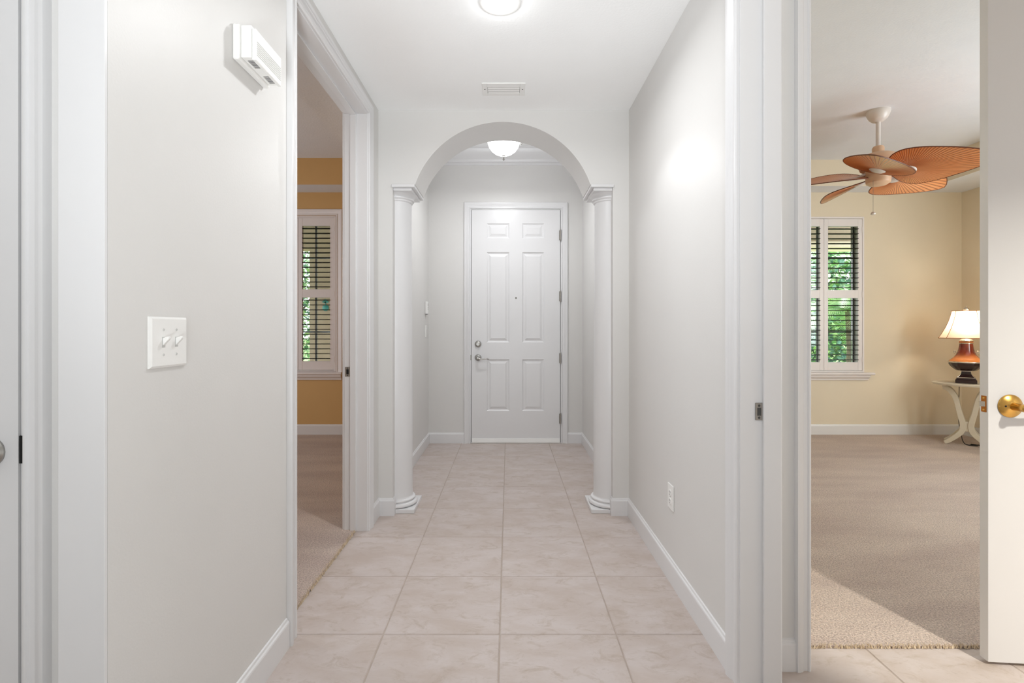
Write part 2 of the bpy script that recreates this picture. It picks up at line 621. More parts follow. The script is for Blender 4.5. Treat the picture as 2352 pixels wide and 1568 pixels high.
GX0, GY0 = -0.0339, 1.9415
for i in range(-5, 8):
    for j in range(-6, 9):
        x0, x1 = GX0 + i * PIT, GX0 + (i + 1) * PIT
        y0, y1 = GY0 + j * PIT, GY0 + (j + 1) * PIT
        if y0 >= YF: continue
        y1 = min(y1, YF)
        if y1 <= 1.085 + 0.02:                       # cross hall
            tile(max(x0, -2.2), min(x1, 3.2), y0, y1)
            continue
        # vestibule part (double door sill)
        if x1 > XRB - 0.01:
            if y0 < YD1 - 0.012:
                tile(max(x0, XRB - 0.008), min(x1, 3.2), y0, min(y1, YD1 - 0.012))
        lo, hi = max(x0, XL - 0.07 if y0 < 2.93 else XL - 0.01), min(x1, XRB - 0.01 if y0 < 1.6 else XR + 0.01)
        if hi > lo: tile(lo, hi, y0, y1)

# ------------------------------------------------------------------ carpets
CARL = MB().box(-4.55, XL - 0.07, 1.2, YW, -0.1, 0.008)
car1 = structure(CARL, 'floor_left_room', M['carpet'], 'carpet of the dim room through the left doorway')
CARR = MB().box(XRB, 5.06, YD1 - 0.012, YW, -0.1, 0.008)
car2 = structure(CARR, 'floor_right_room', M['carpet'], 'carpet of the room with the ceiling fan')


def tufts(pts, parent):
    mb = MB()
    for (x, y) in pts:
        for _ in range(3):
            a = random.uniform(0, 2 * PI); r = random.uniform(0.002, 0.004)
            px, py = x + random.uniform(-0.007, 0.007), y + random.uniform(-0.007, 0.007)
            h = random.uniform(0.011, 0.017)
            b = [(px + r * math.cos(a + k * 2 * PI / 3), py + r * math.sin(a + k * 2 * PI / 3), 0.001) for k in range(3)]
            t = (px + random.uniform(-0.006, 0.006), py + random.uniform(-0.006, 0.006), h)
            mb.add(b + [t], [(0, 1, 3), (1, 2, 3), (2, 0, 3)])
    mb.build('carpet_tufts', M['tuft'], parent, kind='stuff')


tufts([(XL - 0.07, 1.935 + i * 0.005) for i in range(200)], car1)
tufts([(1.06 + i * 0.005, YD1 - 0.012) for i in range(262)], car2)

# ------------------------------------------------------------------ walls
W2 = [M['wall'], M['tan']]
W3 = [M['wall'], M['brown']]
wl = MB()
wl.box(XLB, XL, 1.085, DW0 - 0.02, 0, 2.62, mats={'-x': 1}).box(-0.922, XL, 1.033, 1.085, 0, 2.62)
wl.box(XLB, XL, DW0 - 0.02, DW1 + 0.02, DWZ + 0.02, 2.62, mats={'-x': 1})
wl.box(XLB, XL, DW1 + 0.02, 5.60, 0, 3.15, mats={'-x': 1})
wl.box(XLB, XL, 1.085, DW1 + 0.02, 2.62, 3.15, mats={'-x': 1})
structure(wl, 'wall_left', W3, 'long off-white hall wall with the switch plate and the chime')
wr = MB()
wr.box(XR, XRB, 1.672, 1.80, 0, 2.62)
wr.box(XR, XRB, 1.80, 5.60, 0, 2.62, mats={'+x': 1})
wr.box(XR, XRB, 1.80, 5.60, 2.62, 3.15, mats={'+x': 1})
wr.box(XR, XRB, -0.3, 0.68, 0, 2.62)
wr.box(XR, XRB, 0.68, 1.672, 2.47, 2.62)
structure(wr, 'wall_right', W2, 'off-white hall wall with the low outlet')

# arch wall: flat wall with a round-headed opening, thickness YA0..YA1
AR, AZC, ASP = 0.59, 1.916, 2.106
AHW = 0.561
arch = []
a_s = math.asin((ASP - AZC) / AR)
NA = 48
for i in range(NA + 1):
    a = (PI - a_s) + (2 * a_s - PI) * i / NA
    arch.append((CX + AR * math.cos(a), AZC + AR * math.sin(a)))
JL, JR = -0.738, 0.665
poly_l = []
ma = MB()
toA = lambda a, b, d: (a, d, b)
ztop = 3.15
# wall faces as strips above the arch, plus piers
vs, fs = [], []
for d in (YA0, YA1):
    for (a, b) in arch: vs.append((a, d, b))
    for (a, b) in arch: vs.append((a, d, ztop))
n1 = NA + 1
for i in range(NA):
    fs.append((i, i + 1, n1 + i + 1, n1 + i))
    o = 2 * n1
    fs.append((o + i + 1, o + i, o + n1 + i, o + n1 + i + 1))
    fs.append((i + 1, i, o + i, o + i + 1))
ma.add(vs, fs)
ma.box(XL, arch[0][0], YA0, YA1, ASP, ztop)
ma.box(arch[-1][0], XR, YA0, YA1, ASP, ztop)
ma.box(XL, JL, YA0, YA1, 0, ASP)
ma.box(JR, XR, YA0, YA1, 0, ASP)
structure(ma, 'wall_arch', M['wall'], 'off-white wall with the round arch between hall and foyer', smooth=30)

# foyer front wall with door opening
DX0, DX1, DZ = -0.383, 0.536, 2.42
mf = MB()
mf.box(XLB, DX0 - 0.02, YF, 5.38, 0, 3.15).box(DX1 + 0.02, XRB, YF, 5.38, 0, 3.15).box(DX0 - 0.02, DX1 + 0.02, YF, 5.38, DZ + 0.02, 3.15)
structure(mf, 'wall_front', M['wall'], 'off-white foyer wall around the front door')

# closet wall beside the camera (left) and end board of the hall wall
CD0, CD1 = -1.86, -1.075
mc = MB()
mc.box(-2.3, CD0 - 0.02, 1.085, 1.2, 0, 2.62, mats={'+y': 1}).box(CD1 + 0.018, XLB, 1.085, 1.2, 0, 2.62, mats={'+y': 1})
mc.box(CD0 - 0.02, CD1 + 0.018, 1.085, 1.2, 2.45, 2.62, mats={'+y': 1})
mc.box(-4.6, -2.3, 1.085, 1.2, 0, 3.15, mats={'+y': 1}).box(-2.3, XLB, 1.085, 1.2, 2.62, 3.15, mats={'+y': 1})
structure(mc, 'wall_closet', W3, 'off-white wall around the door beside the camera')
structure(MB().box(-0.926, XL, 1.025, 1.033, 0, 2.58).box(-0.926, XLB + 0.04, 1.033, 1.085, 0, 2.58), 'trim_1', M['trim'], 'flat white board closing the near end of the hall wall', bevel=0.003)

# wall with the double doors
FD0, FD1, FDZ = 1.055, 2.372, 2.44
md = MB()
for (a, b, z0, z1) in ((XRB, FD0 - 0.02, 0, 2.62), (FD0 - 0.02, FD1 + 0.02, FDZ + 0.02, 2.62), (FD1 + 0.02, 3.3, 0, 2.62)):
    md.box(a, b, YD0, YD1, z0, z1, mats={'+y': 1})
md.box(3.3, 5.18, YD0, YD1, 0, 3.15, mats={'+y': 1}).box(XRB, 3.3, YD0, YD1, 2.62, 3.15, mats={'+y': 1})
structure(md, 'wall_double_door', W2, 'off-white wall around the double door opening')

# outer walls of the near space
structure(MB().box(-2.42, -2.3, -1.2, 1.085, 0, 2.62).box(-4.5, -2.3, -1.2, -1.1, 0, 3.1).box(-4.5, -4.4, -8.0, -1.2, 0, 3.1), 'wall_near_left', M['wall'])
structure(MB().box(3.3, 3.42, -1.2, YD0, 0, 2.62).box(3.3, 5.3, -1.2, -1.1, 0, 3.1).box(5.2, 5.3, -8.0, -1.2, 0, 3.1), 'wall_near_right', M['wall'])
structure(MB().box(-4.5, 5.3, -8.0, -7.85, 0, 3.1), 'wall_back', M['wall'])

# window walls of the two rooms
RW0, RW1, RWZ0, RWZ1 = 3.072, 3.966, 0.70, 2.435        # right room window opening
LW0, LW1, LWZ0, LWZ1 = -2.768, -1.925, 0.705, 2.445     # left room window opening


def window_wall(x0, x1, a0, a1, z0, z1, name, mats, label):
    m = MB()
    m.box(x0, a0, YW, YX, 0, 3.15, mats={'-y': 1}).box(a1, x1, YW, YX, 0, 3.15, mats={'-y': 1})
    m.box(a0, a1, YW, YX, 0, z0, mats={'-y': 1}).box(a0, a1, YW, YX, z1, 3.15, mats={'-y': 1})
    structure(m, name, mats, label)


window_wall(XRB, 5.18, RW0, RW1, RWZ0, RWZ1, 'wall_right_room', W2, 'tan wall with the shuttered window behind the fan')
window_wall(-4.7, XLB, LW0, LW1, LWZ0, LWZ1, 'wall_left_room', W3, 'ochre wall with the shuttered window in the dim room')
structure(MB().box(5.06, 5.18, YD1, YW, 0, 3.15), 'wall_right_room_side', M['tan'], 'tan side wall behind the table lamp')
structure(MB().box(-4.7, -4.55, 1.2, YW, 0, 3.15), 'wall_left_room_side', M['brown'])

# ------------------------------------------------------------------ ceilings
structure(MB().box(-2.42, 3.42, -1.2, 1.1, HC, HC + 0.04).box(-4.5, 5.3, -8.0, -1.2, 3.0, 3.1).box(-2.42, 3.42, -1.22, -1.1, HC, 3.1).box(XL, XR, 1.1, YA0, HC, HC + 0.04).box(XR, 3.42, 1.1, YD0, HC, HC + 0.04),
          'ceiling', M['ceiling'], 'white hall ceiling')
structure(MB().box(XL, XR, YA1, YF, FC, FC + 0.1), 'ceiling_foyer', M['ceiling'], 'white foyer ceiling')


def tray(x0, x1, y0, y1, sx0, sx1, sy0, sy1, name, wallmat, label):
    m = MB()
    t = {'-z': 0, '+x': 1, '-x': 1, '+y': 1, '-y': 1}
    m.box(x0, x1, y1 - sy1, y1, SOF, TRAY, mats=t).box(x0, x1, y0, y0 + sy0, SOF, TRAY, mats=t)
    m.box(x0, x0 + sx0, y0 + sy0, y1 - sy1, SOF, TRAY, mats=t).box(x1 - sx1, x1, y0 + sy0, y1 - sy1, SOF, TRAY, mats=t)
    m.box(x0, x1, y0, y1, TRAY, TRAY + 0.12, mi=0)
    structure(m, name, [M['roomceil'], wallmat], label)


tray(XRB, 5.06, YD1, YW, 0.4, 0.53, 0.4, 0.25, 'ceiling_right_room', M['tan'], 'tray ceiling above the fan')
tray(-4.55, XLB, 1.2, YW, 0.4, 0.4, 0.4, 0.30, 'ceiling_left_room', M['brown'], 'tray ceiling of the dim room')
structure(MB().box(-4.9, 5.4, 1.0, 5.9, 3.2, 3.3).box(-2.6, 3.6, -1.3, 1.0, 2.65, 2.75).box(-4.7, 5.5, -8.2, -1.1, 3.12, 3.2), 'roof', M['stucco'])

# ------------------------------------------------------------------ trim
BASE = [(0, 0.0), (0.013, 0.0), (0.013, 0.092), (0.0115, 0.097), (0.007, 0.101), (0.005, 0.108), (0, 0.11)]
CAS = [(0.004, 0.0), (0.004, 0.009), (0.008, 0.013), (0.013, 0.013), (0.016, 0.009), (0.030, 0.010), (0.036, 0.015), (0.041, 0.0155), (0.044, 0.018), (0.055, 0.019), (0.058, 0.013), (0.058, 0.0)]
CASW = [(u * 1.2, d * 1.1) for u, d in CAS]

structure(MB().sweep([(XL, 1.025), (XL, DW0 - 0.072)], BASE, side=-1), 'baseboard_left', M['trim'], 'white baseboard under the switch plate')
structure(MB().sweep([(XL, DW1 + 0.072), (XL, YA0), (JL, YA0), (JL, YA0 + 0.035)], BASE, side=-1), 'baseboard_left_arch', M['trim'], 'short white baseboard between doorway and column')
structure(MB().sweep([(XR, 1.732), (XR, YA0), (JR, YA0), (JR, YA0 + 0.035)], BASE, side=1), 'baseboard_right', M['trim'], 'long white baseboard under the outlet')
structure(MB().sweep([(XL, YA1), (XL, YF), (DX0 - 0.072, YF)], BASE, side=-1), 'baseboard_foyer_left', M['trim'])
structure(MB().sweep([(XR, YA1), (XR, YF), (DX1 + 0.072, YF)], BASE, side=1), 'baseboard_foyer_right', M['trim'])
structure(MB().sweep([(XRB, YD0), (FD0 - 0.058, YD0)], BASE, side=-1), 'baseboard_vestibule', M['trim'], 'short white baseboard beside the double door casing')
RB = [(d, z * 1.02 + 0.008) for d, z in BASE]
structure(MB().sweep([(XRB, YD1 + 0.02), (XRB, YW), (5.06, YW), (5.06, YD1)], RB, side=-1), 'baseboard_right_room', M['trim'], 'white baseboard of the tan room')
structure(MB().sweep([(XLB, DW1 + 0.08), (XLB, YW), (-4.55, YW), (-4.55, 1.2)], RB, side=1), 'baseboard_left_room', M['trim'], 'white baseboard of the dim room')

# doorway in the left wall: jamb lining, stop, casing both sides
m = MB()
m.box(XLB - 0.001, XL + 0.001, DW0 - 0.02, DW0, 0, DWZ + 0.02).box(XLB - 0.001, XL + 0.001, DW1, DW1 + 0.02, 0, DWZ + 0.02).box(XLB - 0.001, XL + 0.001, DW0, DW1, DWZ, DWZ + 0.02)
m.box(-0.928, -0.893, DW0, DW0 + 0.011, 0, DWZ).box(-0.928, -0.893, DW1 - 0.011, DW1, 0, DWZ).box(-0.928, -0.893, DW0 + 0.011, DW1 - 0.011, DWZ - 0.011, DWZ)
jamb_l = structure(m, 'trim_2', M['trim'], 'white jamb lining of the doorway to the dim room', bevel=0.0015)
structure(MB().casing(lambda a, z, d: (XL + d, a, z), DW0, DW1, 0, DWZ, CASW), 'trim_3', M['trim'], 'white moulded casing around the doorway to the dim room', smooth=35)
structure(MB().casing(lambda a, z, d: (XLB - d, a, z), DW0, DW1, 0, DWZ, CASW), 'trim_4', M['trim'], smooth=35)
# jamb on the right wall end, with stop and casing
m = MB()
m.box(XR - 0.001, XRB + 0.001, 1.654, 1.672, 0, 2.47).box(0.84, XRB + 0.001, 1.642, 1.654, 0, 2.47)
m.box(XR - 0.001, XRB + 0.001, 0.68, 0.698, 0, 2.47).box(XR - 0.001, XRB + 0.001, 0.698, 1.654, 2.452, 2.47)
jamb_r = structure(m, 'trim_5', M['trim'], 'white jamb lining with the steel strike plate', bevel=0.002)
structure(MB().casing(lambda a, z, d: (XR - d, a, z), 0.698, 1.654, 0, 2.452, CASW), 'trim_6', M['trim'], 'fluted white casing at the near end of the hall wall', smooth=35)
structure(MB().casing(lambda a, z, d: (XRB + d, a, z), 0.698, 1.654, 0, 2.452, CASW), 'trim_7', M['trim'], smooth=35)
# double door jamb and casing
m = MB()
m.box(FD0 - 0.02, FD0, YD0, YD1, 0, FDZ + 0.02).box(FD1, FD1 + 0.02, YD0, YD1, 0, FDZ + 0.02).box(FD0, FD1, YD0, YD1, FDZ, FDZ + 0.02)
structure(m, 'trim_8', M['trim'], 'white jamb lining of the double door opening')
structure(MB().casing(lambda a, z, d: (a, YD0 - d, z), FD0, FD1, 0, FDZ, CAS), 'trim_9', M['trim'], 'white casing beside the view into the tan room', smooth=35)
structure(MB().casing(lambda a, z, d: (a, YD1 + d, z), FD0, FD1, 0, FDZ, CAS), 'trim_10', M['trim'], smooth=35)
# closet door jamb and casing
m = MB()
m.box(CD0 - 0.02, CD0 - 0.002, 1.085, 1.2, 0, 2.45).box(CD1 - 0.002, CD1 + 0.018, 1.103, 1.2, 0, 2.45).box(CD0, CD1, 1.085, 1.2, 2.438, 2.45)
structure(m, 'trim_11', M['trim'])
structure(MB().casing(lambda a, z, d: (a, 1.085 - d, z), CD0, CD1 + 0.024, 0, 2.436, CAS), 'trim_12', M['trim'], 'white moulded casing beside the door next to the camera', smooth=35)
# front door jamb and casing
m = MB()
m.box(DX0 - 0.02, DX0 - 0.004, YF - 0.001, 5.38, 0, DZ + 0.02).box(DX1 + 0.004, DX1 + 0.02, YF - 0.001, 5.38, 0, DZ + 0.02).box(DX0 - 0.004, DX1 + 0.004, YF - 0.001, 5.38, DZ + 0.004, DZ + 0.02)
m.box(DX0 - 0.02, DX1 + 0.02, 5.19, 5.38, -0.02, 0.004)
structure(m, 'trim_13', M['trim'], 'white jamb of the front door')
structure(MB().casing(lambda a, z, d: (a, YF - d, z), DX0 - 0.008, DX1 + 0.008, 0, DZ + 0.008, CASW), 'trim_14', M['trim'], 'white moulded casing around the front door', smooth=35)
# crown moulding of the foyer
CROWN = [(0, FC), (0.10, FC), (0.10, FC - 0.012), (0.088, FC - 0.02), (0.080, FC - 0.045), (0.058, FC - 0.085), (0.030, FC - 0.112), (0.022, FC - 0.128), (0.022, FC - 0.142), (0.010, FC - 0.148), (0.008, FC - 0.165), (0, FC - 0.17)]
structure(MB().sweep([(XL, YA1), (XL, YF), (XR, YF), (XR, YA1)], CROWN, side=-1, closed=True), 'trim_15', M['trim'], 'white crown moulding above the front door', smooth=30)


# ------------------------------------------------------------------ doors
def panel_rings(mb_to, a0, a1, z0, z1):
    rings = [(0.0, 0.0), (0.004, -0.004), (0.012, -0.010), (0.022, -0.010), (0.045, -0.002)]
    vs, fs = [], []
    for (ins, d) in rings:
        for (a, z) in ((a0 + ins, z0 + ins), (a1 - ins, z0 + ins), (a1 - ins, z1 - ins), (a0 + ins, z1 - ins)):
            vs.append(mb_to(a, z, d))
    for r in range(len(rings) - 1):
        for k in range(4):
            l = (k + 1) % 4
            fs.append((r * 4 + k, r * 4 + l, r * 4 + 4 + l, r * 4 + 4 + k))
    n = (len(rings) - 1) * 4
    fs.append((n, n + 1, n + 2, n + 3))
    return MB().add(vs, fs)


def panel_door(name, label, to, w, h, cols, rows, thick, mat):
    """to(a, z, d): a across 0..w, d>0 towards the viewer of the face"""
    mb = MB()
    xf = lambda p: to(p[0], p[2], p[1])
    mb.box(0, w, -thick, -0.0125, 0, h, xf=xf)
    # solid face between the panels
    zs = [0] + [z for r in rows for z in r] + [h]
    xs = [0] + [x for c in cols for x in c] + [w]
    for i in range(len(zs) - 1):
        for j in range(len(xs) - 1):
            if i % 2 == 1 and j % 2 == 1: continue
            mb.box(xs[j], xs[j + 1], -0.0125, 0, zs[i], zs[i + 1], xf=xf)
    root = mb.build(name, mat, label=label, kind='structure')
    for (z0, z1) in rows:
        for (x0, x1) in cols:
            panel_rings(to, x0, x1, z0, z1).build('panel', mat, root)
    return root


# front door
fw = DX1 - DX0
YDF = YF - 0.004
toF = lambda a, z, d: (DX0 + a, YDF - d, z + 0.012)
cols = [(0.158, 0.392), (0.525, 0.752)]
rowsF = [(0.322, 0.858), (1.032, 1.968), (2.112, 2.268)]
door1 = panel_door('door_1', 'white six-panel front door under the arch with lever and deadbolt', toF, fw, DZ - 0.012, cols, rowsF, 0.044, M['trim'])
for z in (2.155, 1.524, 0.883, 0.256):
    h = MB()
    h.box(DX1 - 0.012, DX1 + 0.010, YDF - 0.003, YDF + 0.004, z - 0.05, z + 0.05)
    h.lathe([(0.0075, -0.052), (0.0075, 0.052)], (DX1 + 0.002, YDF - 0.009, z), 12)
    h.lathe([(0.005, 0.052), (0.006, 0.056), (0.001, 0.062)], (DX1 + 0.002, YDF - 0.009, z), 12)
    h.lathe([(0.001, -0.062), (0.006, -0.056), (0.005, -0.052)], (DX1 + 0.002, YDF - 0.009, z), 12)
    h.build('hinge', M['steel'], door1, smooth=40)
b = MB().disc_lathe([(0.034, 0), (0.034, 0.006), (0.030, 0.014), (0.016, 0.018), (0.016, 0.020)], (-0.316, YDF, 1.028), (0, -1, 0))
b.box(-0.320, -0.312, YDF - 0.036, YDF - 0.018, 1.012, 1.046)
b.build('deadbolt', M['nickel'], door1, smooth=35)
b = MB().disc_lathe([(0.034, 0), (0.034, 0.005), (0.028, 0.013), (0.014, 0.016), (0.012, 0.050), (0.009, 0.055)], (-0.316, YDF, 0.888), (0, -1, 0))
lv = b.build('door_handle', M['nickel'], door1, smooth=35)
pts = [(-0.316, YDF - 0.046, 0.886), (-0.292, YDF - 0.05, 0.872), (-0.266, YDF - 0.05, 0.871), (-0.240, YDF - 0.05, 0.878), (-0.216, YDF - 0.048, 0.878), (-0.200, YDF - 0.044, 0.872)]
MB().tube(pts, lambda t: 0.0085 - 0.0035 * t, 10).build('lever', M['nickel'], lv, smooth=50)
MB().disc_lathe([(0.009, 0), (0.009, 0.003), (0.005, 0.004)], (0.077, YDF, 1.506), (0, -1, 0), 16).build('peephole', M['steel'], door1, smooth=35)
MB().disc_lathe([(0.0048, 0.003), (0.0042, 0.0046)], (0.077, YDF, 1.506), (0, -1, 0), 16).build('lens', M['black'], door1)
m = MB()
m.prism([(0.003, 0.004), (0.052, 0.004), (0.052, 0.010), (0.046, 0.012), (0.016, 0.016), (0.003, 0.014)], lambda a, b_, d: (d, YDF - b_ + 0.002, a), DX0 + 0.004, DX1 - 0.004)
m.build('door_sweep', M['plastic'], door1)
MB().box(DX0 - 0.013, DX0 - 0.003, YF - 0.0025, YF + 0.03, 0.86, 0.916).build('strike_plate', M['steel'], door1)
MB().box(DX0 - 0.0045, DX0 + 0.0005, YDF + 0.001, YDF + 0.03, 0.012, DZ - 0.004).box(DX1 - 0.0005, DX1 + 0.0045, YDF + 0.001, YDF + 0.03, 0.012, DZ - 0.004).build('weather_strip', M['dark'], door1)

# closet door beside the camera
toC = lambda a, z, d: (CD1 - 0.006 - (0.80 - a), 1.100 - d, z + 0.012)
ccols = [(0.115, 0.345), (0.455, 0.685)]
door2 = panel_door('door_2', 'white door beside the camera with a round nickel knob', toC, 0.80, 2.42, ccols, [(0.22, 0.86), (1.03, 1.93), (2.07, 2.27)], 0.035, M['trim'])
kx = -1.141
k = MB().disc_lathe([(0.032, 0), (0.032, 0.004), (0.026, 0.011), (0.013, 0.013), (0.011, 0.032), (0.022, 0.040), (0.0275, 0.052), (0.025, 0.064), (0.012, 0.069)], (kx, 1.100, 0.918), (0, -1, 0))
k.build('door_knob', M['nickel'], door2, smooth=40)
MB().box(CD1 - 0.0052, CD1 + 0.0035, 1.1012, 1.106, 0.892, 0.953).build('strike_recess', M['black'], door2)

# double door, right-hand leaf standing slightly ajar
ang = math.radians(-5.0)
ux, uy = math.cos(ang), math.sin(ang)
ox, oy = 1.696, 1.764
toD = lambda a, z, d: (ox + ux * a + uy * d, oy + uy * a - ux * d, z + 0.012)
LWID = 0.655
lcols = [(0.118, LWID - 0.118)]
door3 = panel_door('door_3', 'white leaf of the double door with a brass lever', toD, LWID, 2.415, lcols, rowsF, 0.035, M['trim'])
P = lambda a, z, d: Vector(toD(a, z - 0.012, d))
nrm = P(0, 0, 1) - P(0, 0, 0)
c0 = P(0.0705, 0.917, 0)
r = MB().disc_lathe([(0.0405, 0), (0.0405, 0.003), (0.036, 0.008), (0.018, 0.013), (0.013, 0.015), (0.0125, 0.040), (0.0135, 0.042), (0.0135, 0.062), (0.010, 0.066)], c0, nrm, 32)
r2 = r.build('door_handle', M['brass'], door3, smooth=40)
pts = [P(0.0705 + s, 0.917 - dz, 0.054 - 0.006 * (s / 0.11)) for s, dz in ((0, 0), (0.02, 0.001), (0.045, 0.003), (0.07, 0.003), (0.095, 0.0), (0.112, -0.003))]
MB().tube(pts, lambda t: 0.0105 - 0.002 * t, 12).build('lever', M['brassdark'], r2, smooth=50)
MB().disc_lathe([(0.0036, 0), (0.0033, 0.0006)], P(0.0705 - 0.0225, 0.917, 0.0118), nrm, 12).build('pin_hole', M['black'], r2)
# latch face plate on the edge
edge_to = lambda p: tuple(P(p[0], p[1], p[2]))
pl = MB().box(-0.0012, 0.001, 0.921 - 0.029, 0.921 + 0.029, -0.029, -0.0065, xf=edge_to)
pl = pl.build('latch_plate', M['brassdark'], door3, bevel=0.001)
MB().prism([(0, -0.026), (0, -0.010), (-0.011, -0.024), (-0.011, -0.026)], lambda a, b_, d: edge_to((a, d, b_)), 0.912, 0.930).build('latch_bolt', M['silver'], pl)
for dz in (-0.021, 0.021):
    MB().disc_lathe([(0.0042, 0), (0.003, 0.0014)], P(-0.0012, 0.921 + dz, -0.0178), P(-1, 0, 0) - P(0, 0, 0), 12).build('screw', M['brass'], pl, smooth=40)

# door of the right-hand opening, folded back into the vestibule (just out of frame)
panel_door('door_4', 'white door folded back into the vestibule', lambda a, z, d: (XRB + 0.02 + a, 0.665 + d, z + 0.012), 0.92, 2.42, [(0.14, 0.40), (0.52, 0.78)], rowsF, 0.035, M['trim'])

# strike plates on the jambs
sp = thing('strike_plate', (0.805, 1.653, 0.926), 'steel strike plate in the white jamb at the end of the hall wall', 'strike plate')
zc = 1.19 - (945 - 754) * 1.652 / 1146
MB().box(0.817, 0.843, 1.6500, 1.6538, zc - 0.0285, zc + 0.0285).build('plate', M['steel'], sp, bevel=0.001)
MB().box(0.823, 0.835, 1.6490, 1.6503, zc - 0.013, zc + 0.013).build('latch_hole', M['dark'], sp)
for dz in (-0.02, 0.02):
    MB().disc_lathe([(0.0042, 0), (0.003, 0.0016)], (0.829, 1.6500, zc + dz), (0, -1, 0), 12).build('screw', M['dark'], sp, smooth=40)
sp2 = thing('strike_plate', (-0.947, DW1, 0.936), 'steel strike plate in the jamb of the doorway to the dim room', 'strike plate')
MB().box(-0.960, -0.929, DW1 - 0.0030, DW1 + 0.0005, 0.908, 0.964).build('plate', M['steel'], sp2, bevel=0.001)
MB().box(-0.951, -0.938, DW1 - 0.0040, DW1 - 0.0028, 0.922, 0.950).build('latch_hole', M['black'], sp2)
for dz in (-0.021, 0.021):
    MB().disc_lathe([(0.004, 0), (0.003, 0.0014)], (-0.9445, DW1 - 0.003, 0.936 + dz), (0, -1, 0), 12).build('screw', M['dark'], sp2, smooth=40)


# ------------------------------------------------------------------ columns under the arch
def make_column(s, label):
    """s=+1: left column (inner side towards +x), s=-1: right one, mirrored about the arch line"""
    X = lambda x: x if s > 0 else 2 * CX - x
    cx, cy = X(-0.750), 3.34
    root = thing('column', (cx, cy, 0), label, 'column', 'columns under the arch')
    bx = lambda m_, x0, x1, *a: m_.box(min(X(x0), X(x1)), max(X(x0), X(x1)), *a)
    wall_in = JL + 0.001
    bx(MB(), wall_in, -0.606, 3.208, 3.485, 0.0, 0.026).build('plinth', M['trim'], root, bevel=0.002)
    base = [(0.100, 0.026), (0.128, 0.027), (0.138, 0.034), (0.140, 0.042), (0.136, 0.050), (0.126, 0.055), (0.118, 0.056), (0.119, 0.060), (0.1245, 0.064), (0.1245, 0.070), (0.120, 0.075), (0.111, 0.078), (0.108, 0.084), (0.100, 0.084)]
    MB().lathe(base, (cx, cy, 0), 48).build('column_base', M['trim'], root, smooth=35)
    shaft = [(0.108, 0.084), (0.1065, 0.12)] + [(0.1065 - 0.0065 * max(0, (t - 0.25)) / 0.75, 0.12 + 1.90 * t) for t in [i / 8 for i in range(9)]]
    MB().lathe(shaft, (cx, cy, 0), 48).build('shaft', M['trim'], root, smooth=35)
    cap = [(0.099, 2.018), (0.104, 2.020), (0.108, 2.025), (0.108, 2.031), (0.111, 2.033), (0.118, 2.038), (0.118, 2.046), (0.112, 2.048), (0.116, 2.056), (0.128, 2.064), (0.140, 2.070), (0.140, 2.074)]
    MB().lathe(cap, (cx, cy, 0), 48).build('capital', M['trim'], root, smooth=35)
    a = MB()
    bx(a, wall_in, -0.617, 3.187, 3.49, 2.070, 2.088)
    bx(a, wall_in - 0.006, -0.598, 3.166, 3.512, 2.088, ASP)
    a.build('abacus', M['trim'], root, bevel=0.002)
    return root


make_column(1, 'white round column at the dim-room side of the arch')
make_column(-1, 'white round column at the outlet-wall side of the arch')


# ------------------------------------------------------------------ windows and shutters
def make_window(name, label, a0, a1, z0, z1, vbars, hbars, barw, sashmat, cas, fw_=0.03):
    root = struct_root(name, ((a0 + a1) / 2, YW, z0), label)
    yg = 5.735
    f = MB()
    f.box(a0, a0 + fw_, yg - 0.012, yg + 0.03, z0, z1).box(a1 - fw_, a1, yg - 0.012, yg + 0.03, z0, z1)
    f.box(a0, a1, yg - 0.012, yg + 0.03, z0, z0 + 0.04).box(a0, a1, yg - 0.012, yg + 0.03, z1 - 0.04, z1)
    f.build('sash_frame', sashmat, root)
    for x in vbars: MB().box(x - barw / 2, x + barw / 2, yg - 0.012, yg + 0.012, z0 + 0.04, z1 - 0.04).build('muntin', sashmat, root)
    for z in hbars: MB().box(a0 + 0.03, a1 - 0.03, yg - 0.014, yg + 0.014, z - barw / 2, z + barw / 2).build('muntin', sashmat, root)
    MB().box(a0 + 0.02, a1 - 0.02, yg - 0.002, yg + 0.002, z0 + 0.02, z1 - 0.02).build('pane', M['glass'], root)
    if cas:
        toW = lambda a, z, d: (a, YW - d, z)
        MB().casing(toW, a0, a1, z0, z1, [(u * 1.27, d) for u, d in CAS]).build('window_casing', M['shutter'], root, smooth=35)
    ex = 0.075 if cas else 0.0
    s = MB()
    s.prism([(0, 0), (0.055, 0), (0.062, -0.006), (0.062, -0.018), (0.055, -0.026), (0, -0.026)], lambda a, b_, d: (d, YW - a, z0 + b_), a0 - ex - (0.0 if cas else 0.085), a1 + ex + (0.0 if cas else 0.085))
    s.box(a0, a1, YW, yg - 0.03, z0 - 0.001, z0 + 0.003)
    s.build('window_sill', M['shutter'], root)
    s = MB()
    s.prism([(0, -0.026), (0.045, -0.026), (0.040, -0.05), (0.020, -0.07), (0.016, -0.086), (0, -0.09)], lambda a, b_, d: (d, YW - a, z0 + b_), a0 - ex - (-0.01 if cas else 0.045), a1 + ex + (-0.01 if cas else 0.045))
    s.build('apron', M['shutter'], root)
    fr = MB()
    w = 0.02
    for (x0, x1, b0, b1) in ((a0, a0 + w, z0 + 0.003, z1), (a1 - w, a1, z0 + 0.003, z1), (a0 + w, a1 - w, z1 - w, z1), (a0 + w, a1 - w, z0 + 0.003, z0 + 0.018)):
        fr.box(x0, x1, YW - 0.008, YW + 0.03, b0, b1)
    fr.build('shutter_frame', M['shutter'], root, bevel=0.002)
    return root


